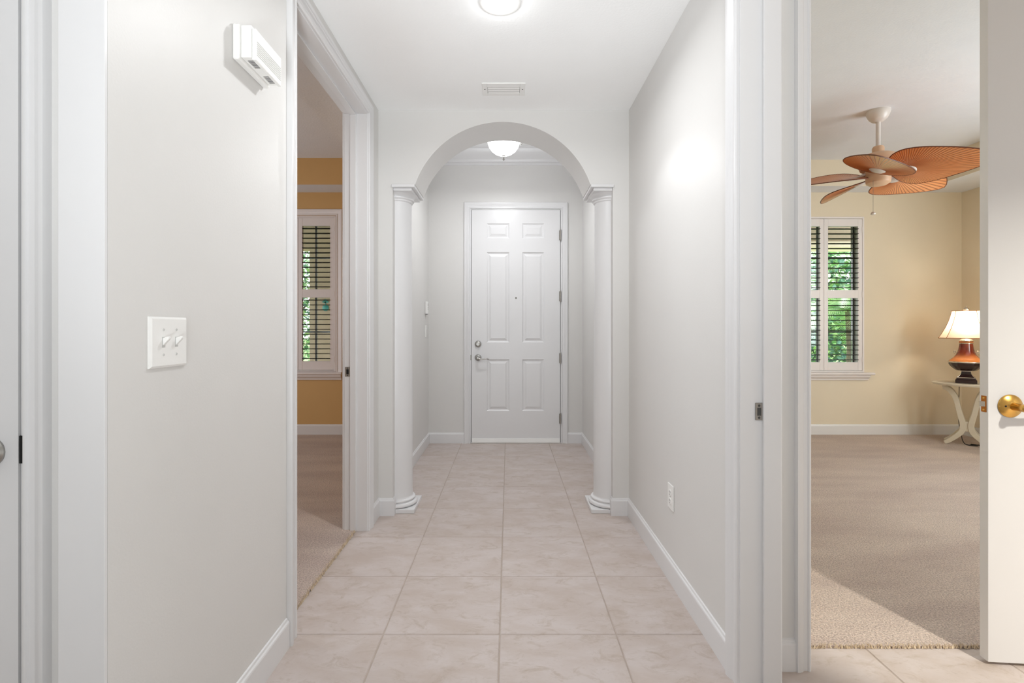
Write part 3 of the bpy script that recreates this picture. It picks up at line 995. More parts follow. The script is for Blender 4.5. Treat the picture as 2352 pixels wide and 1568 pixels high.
window1 = make_window('window_1', 'window of the dim room behind louvred shutters', LW0, LW1, LWZ0, LWZ1, [-2.21], [2.0, 1.15], 0.018, M['sash'], True)
window2 = make_window('window_2', 'window of the tan room behind louvred shutters', RW0, RW1, RWZ0, RWZ1, [3.55], [2.0, 1.15], 0.016, M['sashdark'], False, 0.012)


def make_shutter(x0, x1, z0, z1, label, ztu, zbu, ztl, zbl, hinge_side):
    root = thing('shutter', ((x0 + x1) / 2, YW, z0), label, 'shutter', 'louvred window shutters')
    y0, y1 = YW - 0.004, YW + 0.024
    st = 0.046
    MB().box(x0, x0 + st, y0, y1, z0, z1).build('stile', M['shutter'], root, bevel=0.002)
    MB().box(x1 - st, x1, y0, y1, z0, z1).build('stile', M['shutter'], root, bevel=0.002)
    for (b0, b1) in ((z0, zbl), (ztl, zbu), (ztu, z1)):
        MB().box(x0 + st, x1 - st, y0 + 0.001, y1 - 0.001, b0, b1).build('rail', M['shutter'], root)
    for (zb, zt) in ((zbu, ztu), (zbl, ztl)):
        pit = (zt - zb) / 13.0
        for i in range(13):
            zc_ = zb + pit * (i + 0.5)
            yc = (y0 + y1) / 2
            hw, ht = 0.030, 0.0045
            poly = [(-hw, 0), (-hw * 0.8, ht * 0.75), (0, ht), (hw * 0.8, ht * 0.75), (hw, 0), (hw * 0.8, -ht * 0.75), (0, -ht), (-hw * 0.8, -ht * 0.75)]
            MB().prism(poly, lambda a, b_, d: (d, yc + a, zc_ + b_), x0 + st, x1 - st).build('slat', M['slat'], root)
    hx = x1 if hinge_side > 0 else x0
    for z in (z0 + 0.12, (z0 + z1) / 2, z1 - 0.12):
        MB().lathe([(0.004, -0.03), (0.004, 0.03)], (hx, y0 - 0.003, z), 10).build('hinge', M['shutter'], root)
    return root


HZ = dict(ztu=2.328, zbu=1.617, ztl=1.528, zbl=0.812)
make_shutter(3.0935, 3.5185, 0.722, 2.412, 'white shutter with slats darkened for backlight half hidden by the casing, tan room', hinge_side=-1, **HZ)
make_shutter(3.5205, 3.945, 0.722, 2.412, 'white shutter with slats darkened for backlight nearest the lamp, tan room', hinge_side=1, **HZ)
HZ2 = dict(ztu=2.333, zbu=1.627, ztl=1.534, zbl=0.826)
make_shutter(-2.747, -2.3475, 0.727, 2.424, 'greyish shutter with slats darkened for backlight on the far side of the dim room window', hinge_side=-1, **HZ2)
make_shutter(-2.3455, -1.946, 0.727, 2.424, 'greyish shutter with slats darkened for backlight beside the jamb, dim room', hinge_side=1, **HZ2)

# ------------------------------------------------------------------ ceiling lights, register
rl = thing('ceiling_light', (-0.036, 2.125, HC), 'round bright recessed ceiling light in the hall', 'light')
MB().lathe([(0.066, -0.002), (0.068, -0.006), (0.084, -0.006), (0.090, -0.003), (0.091, 0.0), (0.066, 0.0)], (-0.036, 2.125, HC), 40, caps=False).build('trim_ring', M['plastic'], rl, smooth=40)
MB().lathe([(0.001, -0.010), (0.035, -0.0085), (0.058, -0.005), (0.0675, -0.001)], (-0.036, 2.125, HC), 40).build('lens', M['glow'], rl, smooth=60)
lamp('hall_recessed_lamp', 'AREA', (-0.036, 2.125, HC - 0.030), 12, (0.97, 0.985, 1.0), (0, 0, 0), 0.13, shape='DISK', spread=165)
lamp('hall_recessed_glow', 'POINT', (-0.036, 2.125, HC - 0.03), 0.8, (0.97, 0.985, 1.0), radius=0.025)
# vestibule ceiling light (out of frame)
lamp('vestibule_recessed_lamp', 'AREA', (2.2, 0.10, HC - 0.014), 62, (1.0, 0.95, 0.84), (0, 0, 0), 0.12, shape='DISK', spread=126)

fl = thing('semi_flush_light', (-0.042, 4.35, FC), 'frosted bowl ceiling light with nickel finial, seen through the arch', 'light')
c = (-0.042, 4.35, 0)
MB().lathe([(0.07, FC), (0.07, FC - 0.012), (0.05, FC - 0.025), (0.012, FC - 0.03), (0.010, 2.84), (0.02, 2.83), (0.02, 2.82)], c, 28).build('ceiling_mount', M['nickel'], fl, smooth=35)
bp = [(0.006, 2.695), (0.040, 2.700), (0.075, 2.715), (0.105, 2.738), (0.128, 2.770), (0.138, 2.800), (0.141, 2.815), (0.135, 2.815), (0.120, 2.770), (0.07, 2.722), (0.006, 2.702)]
MB().lathe(bp, c, 40, caps=False).build('bowl', M['bowl'], fl, smooth=60)
MB().lathe([(0.015, 2.700), (0.016, 2.693), (0.010, 2.688), (0.012, 2.680), (0.008, 2.674), (0.004, 2.671), (0.010, 2.665), (0.009, 2.659), (0.002, 2.652)], c, 20).build('finial', M['nickel'], fl, smooth=40)
for a in (0.15, 0.15 + 2 * PI / 3, 0.15 + 4 * PI / 3):
    d = Vector((math.cos(a), math.sin(a), 0))
    o_ = Vector(c)
    MB().tube([o_ + d * 0.015 + Vector((0, 0, 2.83)), o_ + d * 0.09 + Vector((0, 0, 2.835)), o_ + d * 0.15 + Vector((0, 0, 2.822)), o_ + d * 0.158 + Vector((0, 0, 2.805)), o_ + d * 0.146 + Vector((0, 0, 2.798))], 0.006, 8).build('arm', M['nickel'], fl, smooth=50)

lamp('foyer_bulb', 'AREA', (-0.042, 4.35, 2.645), 10.5, (0.975, 0.985, 1.0), (0, 0, 0), 0.22, shape='DISK')

rg = thing('ceiling_register', (-0.028, 2.9, HC), 'small white air register in the hall ceiling near the arch', 'air vent')
g = MB()
gx0, gx1, gy0, gy1 = -0.152, 0.096, 2.822, 2.972
z0, z1 = HC - 0.006, HC
g.box(gx0, gx0 + 0.03, gy0, gy1, z0, z1).box(gx1 - 0.03, gx1, gy0, gy1, z0, z1).box(gx0 + 0.03, gx1 - 0.03, gy0, gy0 + 0.045, z0, z1).box(gx0 + 0.03, gx1 - 0.03, gy1 - 0.03, gy1, z0, z1)
g.build('frame', M['plastic'], rg, bevel=0.0015)
MB().box(gx0 + 0.03, gx1 - 0.03, gy0 + 0.045, gy1 - 0.03, HC - 0.0008, HC - 0.0002).build('backing', M['plastic2'], rg)
for i in range(3):
    yb = gy0 + 0.049 + i * 0.026
    MB().prism([(yb, -0.0045), (yb + 0.016, -0.0072), (yb + 0.023, -0.0015), (yb + 0.003, -0.0015)], lambda a, b_, d: (d, a, HC + b_), gx0 + 0.033, gx1 - 0.033).build('louvre', M['plastic'], rg)
for x in (gx0 + 0.015, gx1 - 0.015):
    MB().lathe([(0.004, -0.0075), (0.0035, -0.006)], (x, 2.89, HC), 10).build('screw', M['dark'], rg)

# ------------------------------------------------------------------ door chime high on the left wall
ch = thing('door_chime', (XL, 1.59, 2.005), 'white door chime box high on the hall wall', 'door chime')
toL = lambda x0, x1, y0, y1, z0_, z1_: MB().box(XL + x0, XL + x1, y0, y1, z0_, z1_)
toL(0, 0.022, 1.497, 1.690, 2.000, 2.108).build('back_plate', M['plastic'], ch, bevel=0.006, seg=3)
toL(0.022, 0.054, 1.505, 1.682, 2.008, 2.106).build('housing', M['plastic'], ch, bevel=0.003, seg=2)
fc = toL(0.054, 0.066, 1.508, 1.679, 2.002, 2.098).build('front_cover', M['plastic'], ch, bevel=0.003, seg=2)
for g0 in (1.525, 1.622):
    for i in range(7):
        y = g0 + i * 0.0068
        MB().box(XL + 0.033, XL + 0.051, y, y + 0.0024, 2.0072, 2.0084).build('slot', M['dark'], ch)
for i in range(7):
    MB().box(XL + 0.0655, XL + 0.0668, 1.516, 1.672, 2.020 + i * 0.0065, 2.0225 + i * 0.0065).build('slot', M['plastic2'], fc)

# two-gang switch plate
sw = thing('switch_plate', (XL, 1.213, 1.10), 'double toggle switch plate on the hall wall below the chime', 'light switch')
zc = 1.157
MB().add([(XL, 1.147, zc - 0.0605), (XL, 1.279, zc - 0.0605), (XL, 1.279, zc + 0.0605), (XL, 1.147, zc + 0.0605),
          (XL + 0.003, 1.147, zc - 0.0605), (XL + 0.003, 1.279, zc - 0.0605), (XL + 0.003, 1.279, zc + 0.0605), (XL + 0.003, 1.147, zc + 0.0605),
          (XL + 0.0075, 1.152, zc - 0.0555), (XL + 0.0075, 1.274, zc - 0.0555), (XL + 0.0075, 1.274, zc + 0.0555), (XL + 0.0075, 1.152, zc + 0.0555)],
         [(0, 1, 5, 4), (1, 2, 6, 5), (2, 3, 7, 6), (3, 0, 4, 7), (4, 5, 9, 8), (5, 6, 10, 9), (6, 7, 11, 10), (7, 4, 8, 11), (8, 9, 10, 11), (3, 2, 1, 0)]).build('plate', M['plastic'], sw)
for y in (1.190, 1.236):
    MB().box(XL + 0.0072, XL + 0.0078, y - 0.0055, y + 0.0055, zc - 0.0125, zc + 0.0125).build('toggle_slot', M['plastic2'], sw)
    MB().prism([(0.0075, -0.008), (0.0075, 0.010), (0.020, 0.0145), (0.0225, 0.012), (0.0225, 0.008)], lambda a, b_, d: (XL + a, d, zc + b_), y - 0.0042, y + 0.0042).build('toggle', M['plastic'], sw, bevel=0.001)
    for dz in (-0.03, 0.03):
        MB().disc_lathe([(0.0034, 0), (0.0026, 0.0010)], (XL + 0.0075, y, zc + dz), (1, 0, 0), 10).build('screw', M['plastic2'], sw)

# duplex outlet low on the right wall
ot = thing('wall_outlet', (XR, 2.352, 0.338), 'white duplex outlet low on the hall wall', 'outlet')
MB().box(XR - 0.006, XR, 2.313, 2.391, 0.338, 0.456).build('plate', M['plastic'], ot, bevel=0.003, seg=2)
for z in (0.397 - 0.0195, 0.397 + 0.0195):
    rc = MB().disc_lathe([(0.0168, 0), (0.0165, 0.0022), (0.015, 0.0026)], (XR - 0.0058, 2.352, z), (-1, 0, 0), 24).build('receptacle', M['plastic'], ot, smooth=40)
    for y in (2.3455, 2.3585):
        MB().box(XR - 0.0090, XR - 0.0082, y - 0.001, y + 0.001, z + 0.0005, z + 0.0085).build('slot', M['dark'], rc)
    MB().disc_lathe([(0.0023, 0), (0.002, 0.0008)], (XR - 0.0082, 2.352, z - 0.0075), (-1, 0, 0), 8).build('slot', M['dark'], rc)
MB().disc_lathe([(0.003, 0), (0.002, 0.001)], (XR - 0.006, 2.352, 0.397), (-1, 0, 0), 10).build('screw', M['plastic2'], ot)

# small wall control and switch in the foyer
wc = thing('wall_control', (XL, 4.985, 1.33), 'small white control unit on the foyer wall with a grey display', 'wall control')
MB().box(XL, XL + 0.026, 4.95, 5.02, 1.332, 1.458).build('housing', M['plastic'], wc, bevel=0.008, seg=3)
MB().box(XL + 0.0255, XL + 0.0268, 4.962, 5.008, 1.412, 1.440).build('display', M['plastic2'], wc)
for i in range(4):
    MB().box(XL + 0.0255, XL + 0.0272, 4.966 + 0.022 * (i % 2), 4.982 + 0.022 * (i % 2), 1.376 + 0.016 * (i // 2), 1.386 + 0.016 * (i // 2)).build('button', M['plastic2'], wc)
MB().box(XL + 0.006, XL + 0.020, 4.955, 5.015, 1.3285, 1.333).build('lower_edge', M['dark'], wc)
ws = thing('switch_plate', (XL, 4.985, 1.10), 'single rocker switch plate on the foyer wall below the control unit', 'light switch')
MB().box(XL, XL + 0.006, 4.95, 5.02, 1.10, 1.222).build('plate', M['plastic'], ws, bevel=0.003, seg=2)
MB().prism([(0.006, 1.128), (0.006, 1.194), (0.0105, 1.194), (0.0075, 1.161), (0.0075, 1.128)], lambda a, b_, d: (XL + a, d, b_), 4.968, 5.002).build('rocker', M['plastic'], ws)

# ------------------------------------------------------------------ ceiling fan with palm-leaf blades
FX, FY = 3.06, 4.13
fan = thing('ceiling_fan', (FX, FY, TRAY), 'ceiling fan with copper-brown palm-leaf blades', 'ceiling fan')
fcen = (FX, FY, 0)
MB().lathe([(0.020, 2.895), (0.045, 2.903), (0.066, 2.925), (0.080, 2.955), (0.086, 2.975), (0.086, TRAY)], fcen, 40).build('canopy', M['fanwhite'], fan, smooth=40)
MB().lathe([(0.0165, 2.68), (0.0165, 2.90)], fcen, 24).build('downrod', M['fanwhite'], fan, smooth=40)
MB().lathe([(0.035, 2.628), (0.040, 2.632), (0.043, 2.668), (0.043, 2.682), (0.036, 2.694), (0.016, 2.700)], fcen, 32).build('coupling_cover', M['fanbody'], fan, smooth=40)
MB().lathe([(0.09, 2.50), (0.125, 2.505), (0.132, 2.52), (0.134, 2.56), (0.131, 2.595), (0.118, 2.618), (0.085, 2.632), (0.030, 2.636)], fcen, 48).build('motor_housing', M['fanbody'], fan, smooth=40)
MB().lathe([(0.030, 2.372), (0.062, 2.376), (0.084, 2.392), (0.088, 2.412), (0.088, 2.440), (0.092, 2.448), (0.092, 2.50), (0.03, 2.50)], fcen, 40).build('switch_housing', M['fanbody'], fan, smooth=40)
chx, chy = FX - 0.075, FY - 0.045
pc = MB().tube([(chx, chy, 2.40), (chx, chy, 2.27), (chx, chy, 2.145)], 0.0013, 6).build('pull_chain', M['steel'], fan)
MB().lathe([(0.002, 2.145), (0.010, 2.142), (0.018, 2.130), (0.016, 2.122), (0.004, 2.118)], (chx, chy, 0), 16).build('chain_pull', M['fanwhite'], pc, smooth=40)


def blade_outline():
    ctl = [(0.085, 0.0), (0.090, 0.05), (0.102, 0.120), (0.128, 0.180), (0.17, 0.222), (0.23, 0.243), (0.30, 0.240), (0.38, 0.220), (0.46, 0.190), (0.54, 0.156), (0.61, 0.120), (0.67, 0.084), (0.715, 0.052), (0.745, 0.024), (0.757, 0.0)]
    pts = ctl + [(x, -w) for x, w in reversed(ctl[1:-1])]
    # closed Catmull-Rom resample
    n = len(pts)
    dense = []
    for i in range(n):
        p0, p1, p2, p3 = pts[i - 1], pts[i], pts[(i + 1) % n], pts[(i + 2) % n]
        for t in [j / 8 for j in range(8)]:
            q = []
            for c_ in range(2):
                q.append(0.5 * ((2 * p1[c_]) + (-p0[c_] + p2[c_]) * t + (2 * p0[c_] - 5 * p1[c_] + 4 * p2[c_] - p3[c_]) * t * t + (-p0[c_] + 3 * p1[c_] - 3 * p2[c_] + p3[c_]) * t ** 3))
            dense.append(tuple(q))
    P0 = (0.20, 0.0)
    # sample by angle about the attachment point so ribs radiate evenly
    angs = [(math.atan2(y, x - P0[0]), x, y) for x, y in dense]
    angs.sort()
    N = 96
    out = []
    for i in range(N):
        a = -PI + 2 * PI * i / N
        lo = max([q for q in angs if q[0] <= a], default=angs[-1], key=lambda q: q[0])
        hi = min([q for q in angs if q[0] > a], default=angs[0], key=lambda q: q[0])
        a0_, a1_ = lo[0], hi[0]
        if a1_ <= a0_: a1_ += 2 * PI
        t = 0 if a1_ == a0_ else ((a - a0_) % (2 * PI)) / (a1_ - a0_)
        out.append((lo[1] + (hi[1] - lo[1]) * t, lo[2] + (hi[2] - lo[2]) * t))
    return out


OUT = blade_outline()
PITCH = math.radians(21)
BZ = 2.450
for kb in range(5):
    phi = math.radians(88 + 72 * kb)
    ca, sa = math.cos(phi), math.sin(phi)

    def to(x, y, z):
        # y>0 is the counter-clockwise side; clockwise edge is raised
        z2 = z * math.cos(PITCH) - y * math.sin(PITCH)
        y2 = y * math.cos(PITCH) + z * math.sin(PITCH)
        droop = -0.035 * max(0.0, (x - 0.2) / 0.57) ** 2
        return (FX + x * ca - y2 * sa, FY + x * sa + y2 * ca, BZ + z2 + droop)
    N = len(OUT)
    RINGS = [0.06, 0.25, 0.45, 0.65, 0.85, 1.0]
    vs, fs, ribv = [], [], []
    cup = lambda x, y: 0.30 * y * y
    for r_ in RINGS:
        for i, (x, y) in enumerate(OUT):
            for sub in (0, 1, 2):
                x2, y2 = OUT[(i + 1) % N]
                t = (0.0, 0.22, 0.78)[sub]
                xx, yy = x + (x2 - x) * t, y + (y2 - y) * t
                px_, py_ = 0.20 + (xx - 0.20) * r_, yy * r_
                zz = cup(px_, py_) - (0.0016 if sub == 0 else 0.0) * min(1, r_ * 3)
                vs.append(to(px_, py_, zz)); ribv.append(1.0 if sub == 0 else 0.0)
    n3 = N * 3
    for j in range(len(RINGS) - 1):
        for i in range(n3):
            k2 = (i + 1) % n3
            fs.append((j * n3 + i, j * n3 + k2, (j + 1) * n3 + k2, (j + 1) * n3 + i))
    vs.append(to(0.2, 0, 0)); ribv.append(0.0)
    for i in range(n3): fs.append((len(vs) - 1, (i + 1) % n3, i))
    bl = MB().add(vs, fs).build('blade', M['blade'], fan)
    at = bl.data.attributes.new('rib', 'FLOAT', 'POINT')
    for i, v_ in enumerate(ribv): at.data[i].value = v_
    so = bl.modifiers.new('thick', 'SOLIDIFY'); so.thickness = 0.004; so.offset = 0
    MB().tube([to(x, y, cup(x, y)) for x, y in OUT], 0.0042, 6, closed=True).build('blade_rim', M['rim'], bl, smooth=60)
    md_ = MB()
    base = Vector(to(0.2, 0, 0)); nn = (Vector(to(0.2, 0, 1)) - base).normalized()
    md_.disc_lathe([(0.058, 0.003), (0.056, 0.007), (0.040, 0.016), (0.015, 0.020), (0.002, 0.0205)], base, -nn, 24)
    md_.build('medallion', M['fanwhite'], bl, smooth=50)
    ar = MB().tube([(FX + ca * 0.06, FY + sa * 0.06, 2.475), (FX + ca * 0.10, FY + sa * 0.10, 2.470), (FX + ca * 0.15, FY + sa * 0.15, BZ - 0.002), (FX + ca * 0.20, FY + sa * 0.20, BZ - 0.006)], lambda t: 0.013 - 0.003 * t, 10)
    ar.build('blade_arm', M['fanwhite'], fan, smooth=50)

# ------------------------------------------------------------------ round side table, turned to face the door
TX, TY = 4.668, 5.08
TURN, FIT = math.radians(-42.5), 0.737


def turned(cx, cy):
    ca_, sa_ = math.cos(TURN) * FIT, math.sin(TURN) * FIT
    return lambda p: (cx + (p[0] - cx) * ca_ - (p[1] - cy) * sa_, cy + (p[0] - cx) * sa_ + (p[1] - cy) * ca_, p[2])


WARP = turned(TX, TY)
TZ = 0.636
tb = thing('side_table', (TX, TY, 0.008), 'cream round side table with curved legs under the lit lamp', 'table')
MB().lathe([(0.90, TZ - 0.024), (0.965, TZ - 0.022), (0.985, TZ - 0.016), (0.99, TZ - 0.010), (1.0, TZ - 0.006), (0.995, TZ - 0.001), (0.975, TZ)], (TX, TY, 0), 64, sx=0.375, sy=0.345).build('table_top', M['cream'], tb, smooth=40)
path = [(-0.250, 0.588), (-0.215, 0.580), (-0.180, 0.560), (-0.140, 0.520), (-0.112, 0.470), (-0.096, 0.414), (-0.080, 0.350), (-0.062, 0.290), (-0.046, 0.240), (-0.042, 0.195), (-0.056, 0.148), (-0.100, 0.104), (-0.150, 0.066), (-0.195, 0.036), (-0.236, 0.018)]
wid = [0.020, 0.022, 0.024, 0.026, 0.027, 0.027, 0.027, 0.028, 0.030, 0.031, 0.028, 0.024, 0.022, 0.020, 0.017]


def smooth_path(pts, k=5):
    out = []
    n = len(pts)
    for i in range(n - 1):
        p0, p1, p2, p3 = pts[max(0, i - 1)], pts[i], pts[i + 1], pts[min(n - 1, i + 2)]
        for j in range(k):
            t = j / k
            out.append(tuple(0.5 * ((2 * p1[c_]) + (-p0[c_] + p2[c_]) * t + (2 * p0[c_] - 5 * p1[c_] + 4 * p2[c_] - p3[c_]) * t * t + (-p0[c_] + 3 * p1[c_] - 3 * p2[c_] + p3[c_]) * t ** 3) for c_ in range(len(p1))))
    out.append(tuple(pts[-1]))
    return out


pw = smooth_path([(x, z, w) for (x, z), w in zip(path, wid)], 4)


def leg_poly(sgn):
    up, dn = [], []
    for i, (x, z, w) in enumerate(pw):
        a = pw[max(0, i - 1)]; b_ = pw[min(len(pw) - 1, i + 1)]
        tx, tz = b_[0] - a[0], b_[1] - a[1]
        l = math.hypot(tx, tz); nx, nz = -tz / l, tx / l
        w *= 1.06
        up.append((sgn * (x + nx * w), max(0.008, z + nz * w)))
        dn.append((sgn * (x - nx * w), max(0.008, z - nz * w)))
    return up, dn


for yc in (4.985, 5.175):
    for sgn in (1, -1):
        up, dn = leg_poly(sgn)
        vs, fs = [], []
        hy = 0.026
        for i in range(len(up)):
            for (q, y) in ((up[i], -hy), (dn[i], -hy), (dn[i], hy), (up[i], hy)):
                vs.append((TX + q[0], yc + y, q[1]))
        for i in range(len(up) - 1):
            for k_ in range(4):
                l_ = (k_ + 1) % 4
                fs.append((i * 4 + k_, i * 4 + l_, i * 4 + 4 + l_, i * 4 + 4 + k_))
        fs.append((0, 1, 2, 3)); n_ = (len(up) - 1) * 4; fs.append((n_, n_ + 1, n_ + 2, n_ + 3))
        MB().add(vs, fs).build('leg', M['cream'], tb, bevel=0.004, seg=2)
MB().box(TX - 0.03, TX + 0.03, 4.972, 5.188, 0.150, 0.252).build('stretcher', M['cream'], tb, bevel=0.005, seg=2)
for sgn in (1, -1):
    MB().box(TX + sgn * 0.235 - 0.022, TX + sgn * 0.235 + 0.022, 4.93, 5.23, 0.588, 0.613).build('bearer', M['cream'], tb, bevel=0.004, seg=2)

# ------------------------------------------------------------------ table lamp
LX, LY = 4.641, 5.06
WARP = turned(LX, LY)
S_ = 0.001073
tl = thing('table_lamp', (LX, LY, TZ), 'lit table lamp with amber urn body and cream bell shade', 'lamp')
lc = (LX, LY, TZ + 0.0008)
q4 = PI / 4
rt2 = math.sqrt(2)
MB().lathe([(0.112 * rt2, 0), (0.112 * rt2, 0.034), (0.100 * rt2, 0.038), (0.098 * rt2, 0.054)], lc, 4, a0=q4, sy=0.8).build('lamp_base', M['darkwood'], tl, bevel=0.003, seg=2)
MB().lathe([(0.091 * rt2, 0.054), (0.090 * rt2, 0.060), (0.074 * rt2, 0.070), (0.058 * rt2, 0.088), (0.051 * rt2, 0.106), (0.050 * rt2, 0.120)], lc, 4, a0=q4, sy=0.85).build('pedestal', M['darkwood'], tl)
MB().lathe([(0.094 * rt2, 0.054), (0.094 * rt2, 0.060), (0.08 * rt2, 0.060)], lc, 4, a0=q4, sy=0.85).lathe([(0.045 * rt2, 0.119), (0.054 * rt2, 0.119), (0.054 * rt2, 0.125), (0.045 * rt2, 0.126)], lc, 4, a0=q4, sy=0.85).build('pedestal_edge', M['silver'], tl)
for sx_, sy_ in ((-1, -1), (1, -1), (1, 1), (-1, 1)):
    MB().tube([(LX + sx_ * w_, LY + sy_ * w_ * 0.85, TZ + z_) for w_, z_ in ((0.090, 0.060), (0.074, 0.070), (0.058, 0.088), (0.051, 0.106), (0.050, 0.120))], 0.0028, 6).build('corner_bead', M['silver'], tl)
lobes = lambda a, z: 1.0 + 0.035 * abs(math.sin(7 * a)) * (1 if z < 0.2 else 0)
MB().lathe([(0.05, 0.125), (0.100, 0.128), (0.115, 0.135), (0.140, 0.152), (0.165, 0.172), (0.180, 0.192), (0.184, 0.206)], lc, 84, rmod=lobes).build('lower_bowl', M['darkwood'], tl, smooth=50)
MB().lathe([(0.17, 0.206), (0.190, 0.207), (0.193, 0.212), (0.191, 0.218), (0.175, 0.222)], lc, 48).build('silver_band', M['silver'], tl, smooth=50)
MB().lathe([(0.185, 0.219), (0.172, 0.232), (0.150, 0.247), (0.128, 0.264), (0.108, 0.285), (0.093, 0.310), (0.082, 0.340), (0.076, 0.370), (0.072, 0.398)], lc, 48).build('lamp_body', M['amber'], tl, smooth=60)
MB().lathe([(0.070, 0.398), (0.076, 0.399), (0.076, 0.404), (0.072, 0.405), (0.072, 0.424), (0.076, 0.425), (0.076, 0.431), (0.066, 0.437), (0.045, 0.447), (0.030, 0.456), (0.012, 0.460)], lc, 40).build('collar', M['silver'], tl, smooth=40)
MB().lathe([(0.0735, 0.4055), (0.0745, 0.409), (0.0745, 0.420), (0.0735, 0.4235)], lc, 40, caps=False).build('neck_band', M['piping'], tl, smooth=40)
for sgn in (-1, 1):
    pts = []
    for i in range(22):
        a = i / 21 * 3.2 * PI
        rr = 0.017 - 0.013 * i / 21
        pts.append((LX + sgn * (0.120 - rr * math.cos(a) * 0.9), LY - 0.004, TZ + 0.312 + rr * math.sin(a)))
    pts = [(LX + sgn * 0.090, LY - 0.004, TZ + 0.30)] + pts
    MB().tube(pts, 0.0035, 8).build('scroll_handle', M['silver'], tl, smooth=60)
MB().lathe([(0.006, 0.458), (0.006, 0.735)], lc, 12).build('lamp_rod', M['silver'], tl, smooth=40)
MB().lathe([(0.008, 0.722), (0.024, 0.728), (0.033, 0.742), (0.032, 0.752), (0.020, 0.764), (0.006, 0.768), (0.007, 0.774), (0.002, 0.782)], lc, 24).build('finial', M['silver'], tl, smooth=50)


def octo(hx, hy, fx, fy):
    return [(-fx, -hy), (fx, -hy), (hx, -fy), (hx, fy), (fx, hy), (-fx, hy), (-hx, fy), (-hx, -fy)]


prof = []
for i in range(9):
    t = i / 8
    k_ = t ** 1.55       # 0 bottom .. 1 top, flared at the bottom
    k_ = 1 - (1 - t) ** 1.45
    k_ = 0.35 * t + 0.65 * (1 - (1 - t) ** 1.9)
    hx = 0.285 + (0.148 - 0.285) * k_
    hy = 0.185 + (0.100 - 0.185) * k_
    fx = 0.200 + (0.104 - 0.200) * k_
    fy = 0.115 + (0.062 - 0.115) * k_
    prof.append((0.456 + 0.275 * t, octo(hx, hy, fx, fy)))
vs, fs = [], []
for z, o8 in prof:
    for x, y in o8: vs.append((LX + x, LY + y, TZ + z))
for j in range(8):
    for i in range(8):
        k_ = (i + 1) % 8
        fs.append((j * 8 + i, j * 8 + k_, (j + 1) * 8 + k_, (j + 1) * 8 + i))
shade = MB().add(vs, fs).build('lamp_shade', M['shade'], tl)
pp = MB()
for i in range(8): pp.tube([(LX + o8[i][0] * 1.003, LY + o8[i][1] * 1.003, TZ + z) for z, o8 in prof], 0.0030, 6)
pp.tube([(LX + x, LY + y, TZ + prof[0][0]) for x, y in prof[0][1]], 0.0040, 6, closed=True)
pp.tube([(LX + x, LY + y, TZ + prof[-1][0]) for x, y in prof[-1][1]], 0.0035, 6, closed=True)
pp.build('shade_piping', M['piping'], shade)
sp_ = MB()
for a in (0.4, 0.4 + 2 * PI / 3, 0.4 + 4 * PI / 3):
    sp_.tube([(LX, LY, TZ + 0.722), (LX + 0.098 * math.cos(a), LY + 0.098 * math.sin(a), TZ + 0.722)], 0.002, 6)
sp_.build('shade_spider', M['silver'], tl)
MB().lathe([(0.004, 0.545), (0.014, 0.55), (0.014, 0.585), (0.026, 0.610), (0.030, 0.632), (0.022, 0.655), (0.004, 0.664)], (LX + 0.03, LY, TZ), 20).build('bulb', M['bulb'], tl, smooth=60)
lamp('table_lamp_bulb', 'POINT', (LX, LY - 0.03, TZ + 0.62), 9, (1.0, 0.86, 0.68), radius=0.035)
cord = [(LX + a_, LY + b_, c_) for a_, b_, c_ in ((0.0, 0.10, TZ + 0.012), (-0.03, 0.25, TZ + 0.009), (-0.06, 0.40, TZ + 0.012), (-0.072, 0.43, TZ - 0.02), (-0.075, 0.42, 0.52), (-0.078, 0.40, 0.40), (-0.080, 0.36, 0.26), (-0.074, 0.30, 0.18), (-0.050, 0.16, 0.09), (-0.035, 0.06, 0.04), (0.0, 0.0, 0.014), (0.06, -0.03, 0.014), (0.11, -0.01, 0.014), (0.10, 0.03, 0.014), (0.05, 0.03, 0.014), (0.06, 0.07, 0.014), (0.14, 0.06, 0.014), (0.30, 0.08, 0.014))]
MB().tube(smooth_path(cord, 6), 0.0045, 8).build('power_cord', M['blackcord'], tl, smooth=60)

WARP = None
# ------------------------------------------------------------------ outside the windows
structure(MB().box(-6.0, 9.0, 5.78, 7.5, -0.4, -0.12), 'floor_porch', M['stuccolight'], 'pale porch slab outside the windows')
gr = structure(MB().box(-30, 40, 5.78, 60, -0.4, -0.15), 'ground', M['grass'], 'lawn outside the windows')
structure(MB().box(2.0, 9.0, 7.10, 7.45, 2.42, 3.3).box(2.0, 9.0, 7.06, 7.49, 2.34, 2.42, mi=1), 'trim_16', [M['stucco'], M['stuccolight']], 'beige porch beam outside the tan room window')
structure(MB().box(-2.79, -0.95, 7.0, 7.2, -0.15, 3.3).box(-6.0, -2.79, 7.0, 7.2, 2.30, 3.3), 'wall_porch', M['stucco'], 'beige stucco porch wall outside the dim room window')
structure(MB().box(-5.0, 9.0, 5.78, 7.6, 3.3, 3.4), 'ceiling_porch', M['stuccolight'])

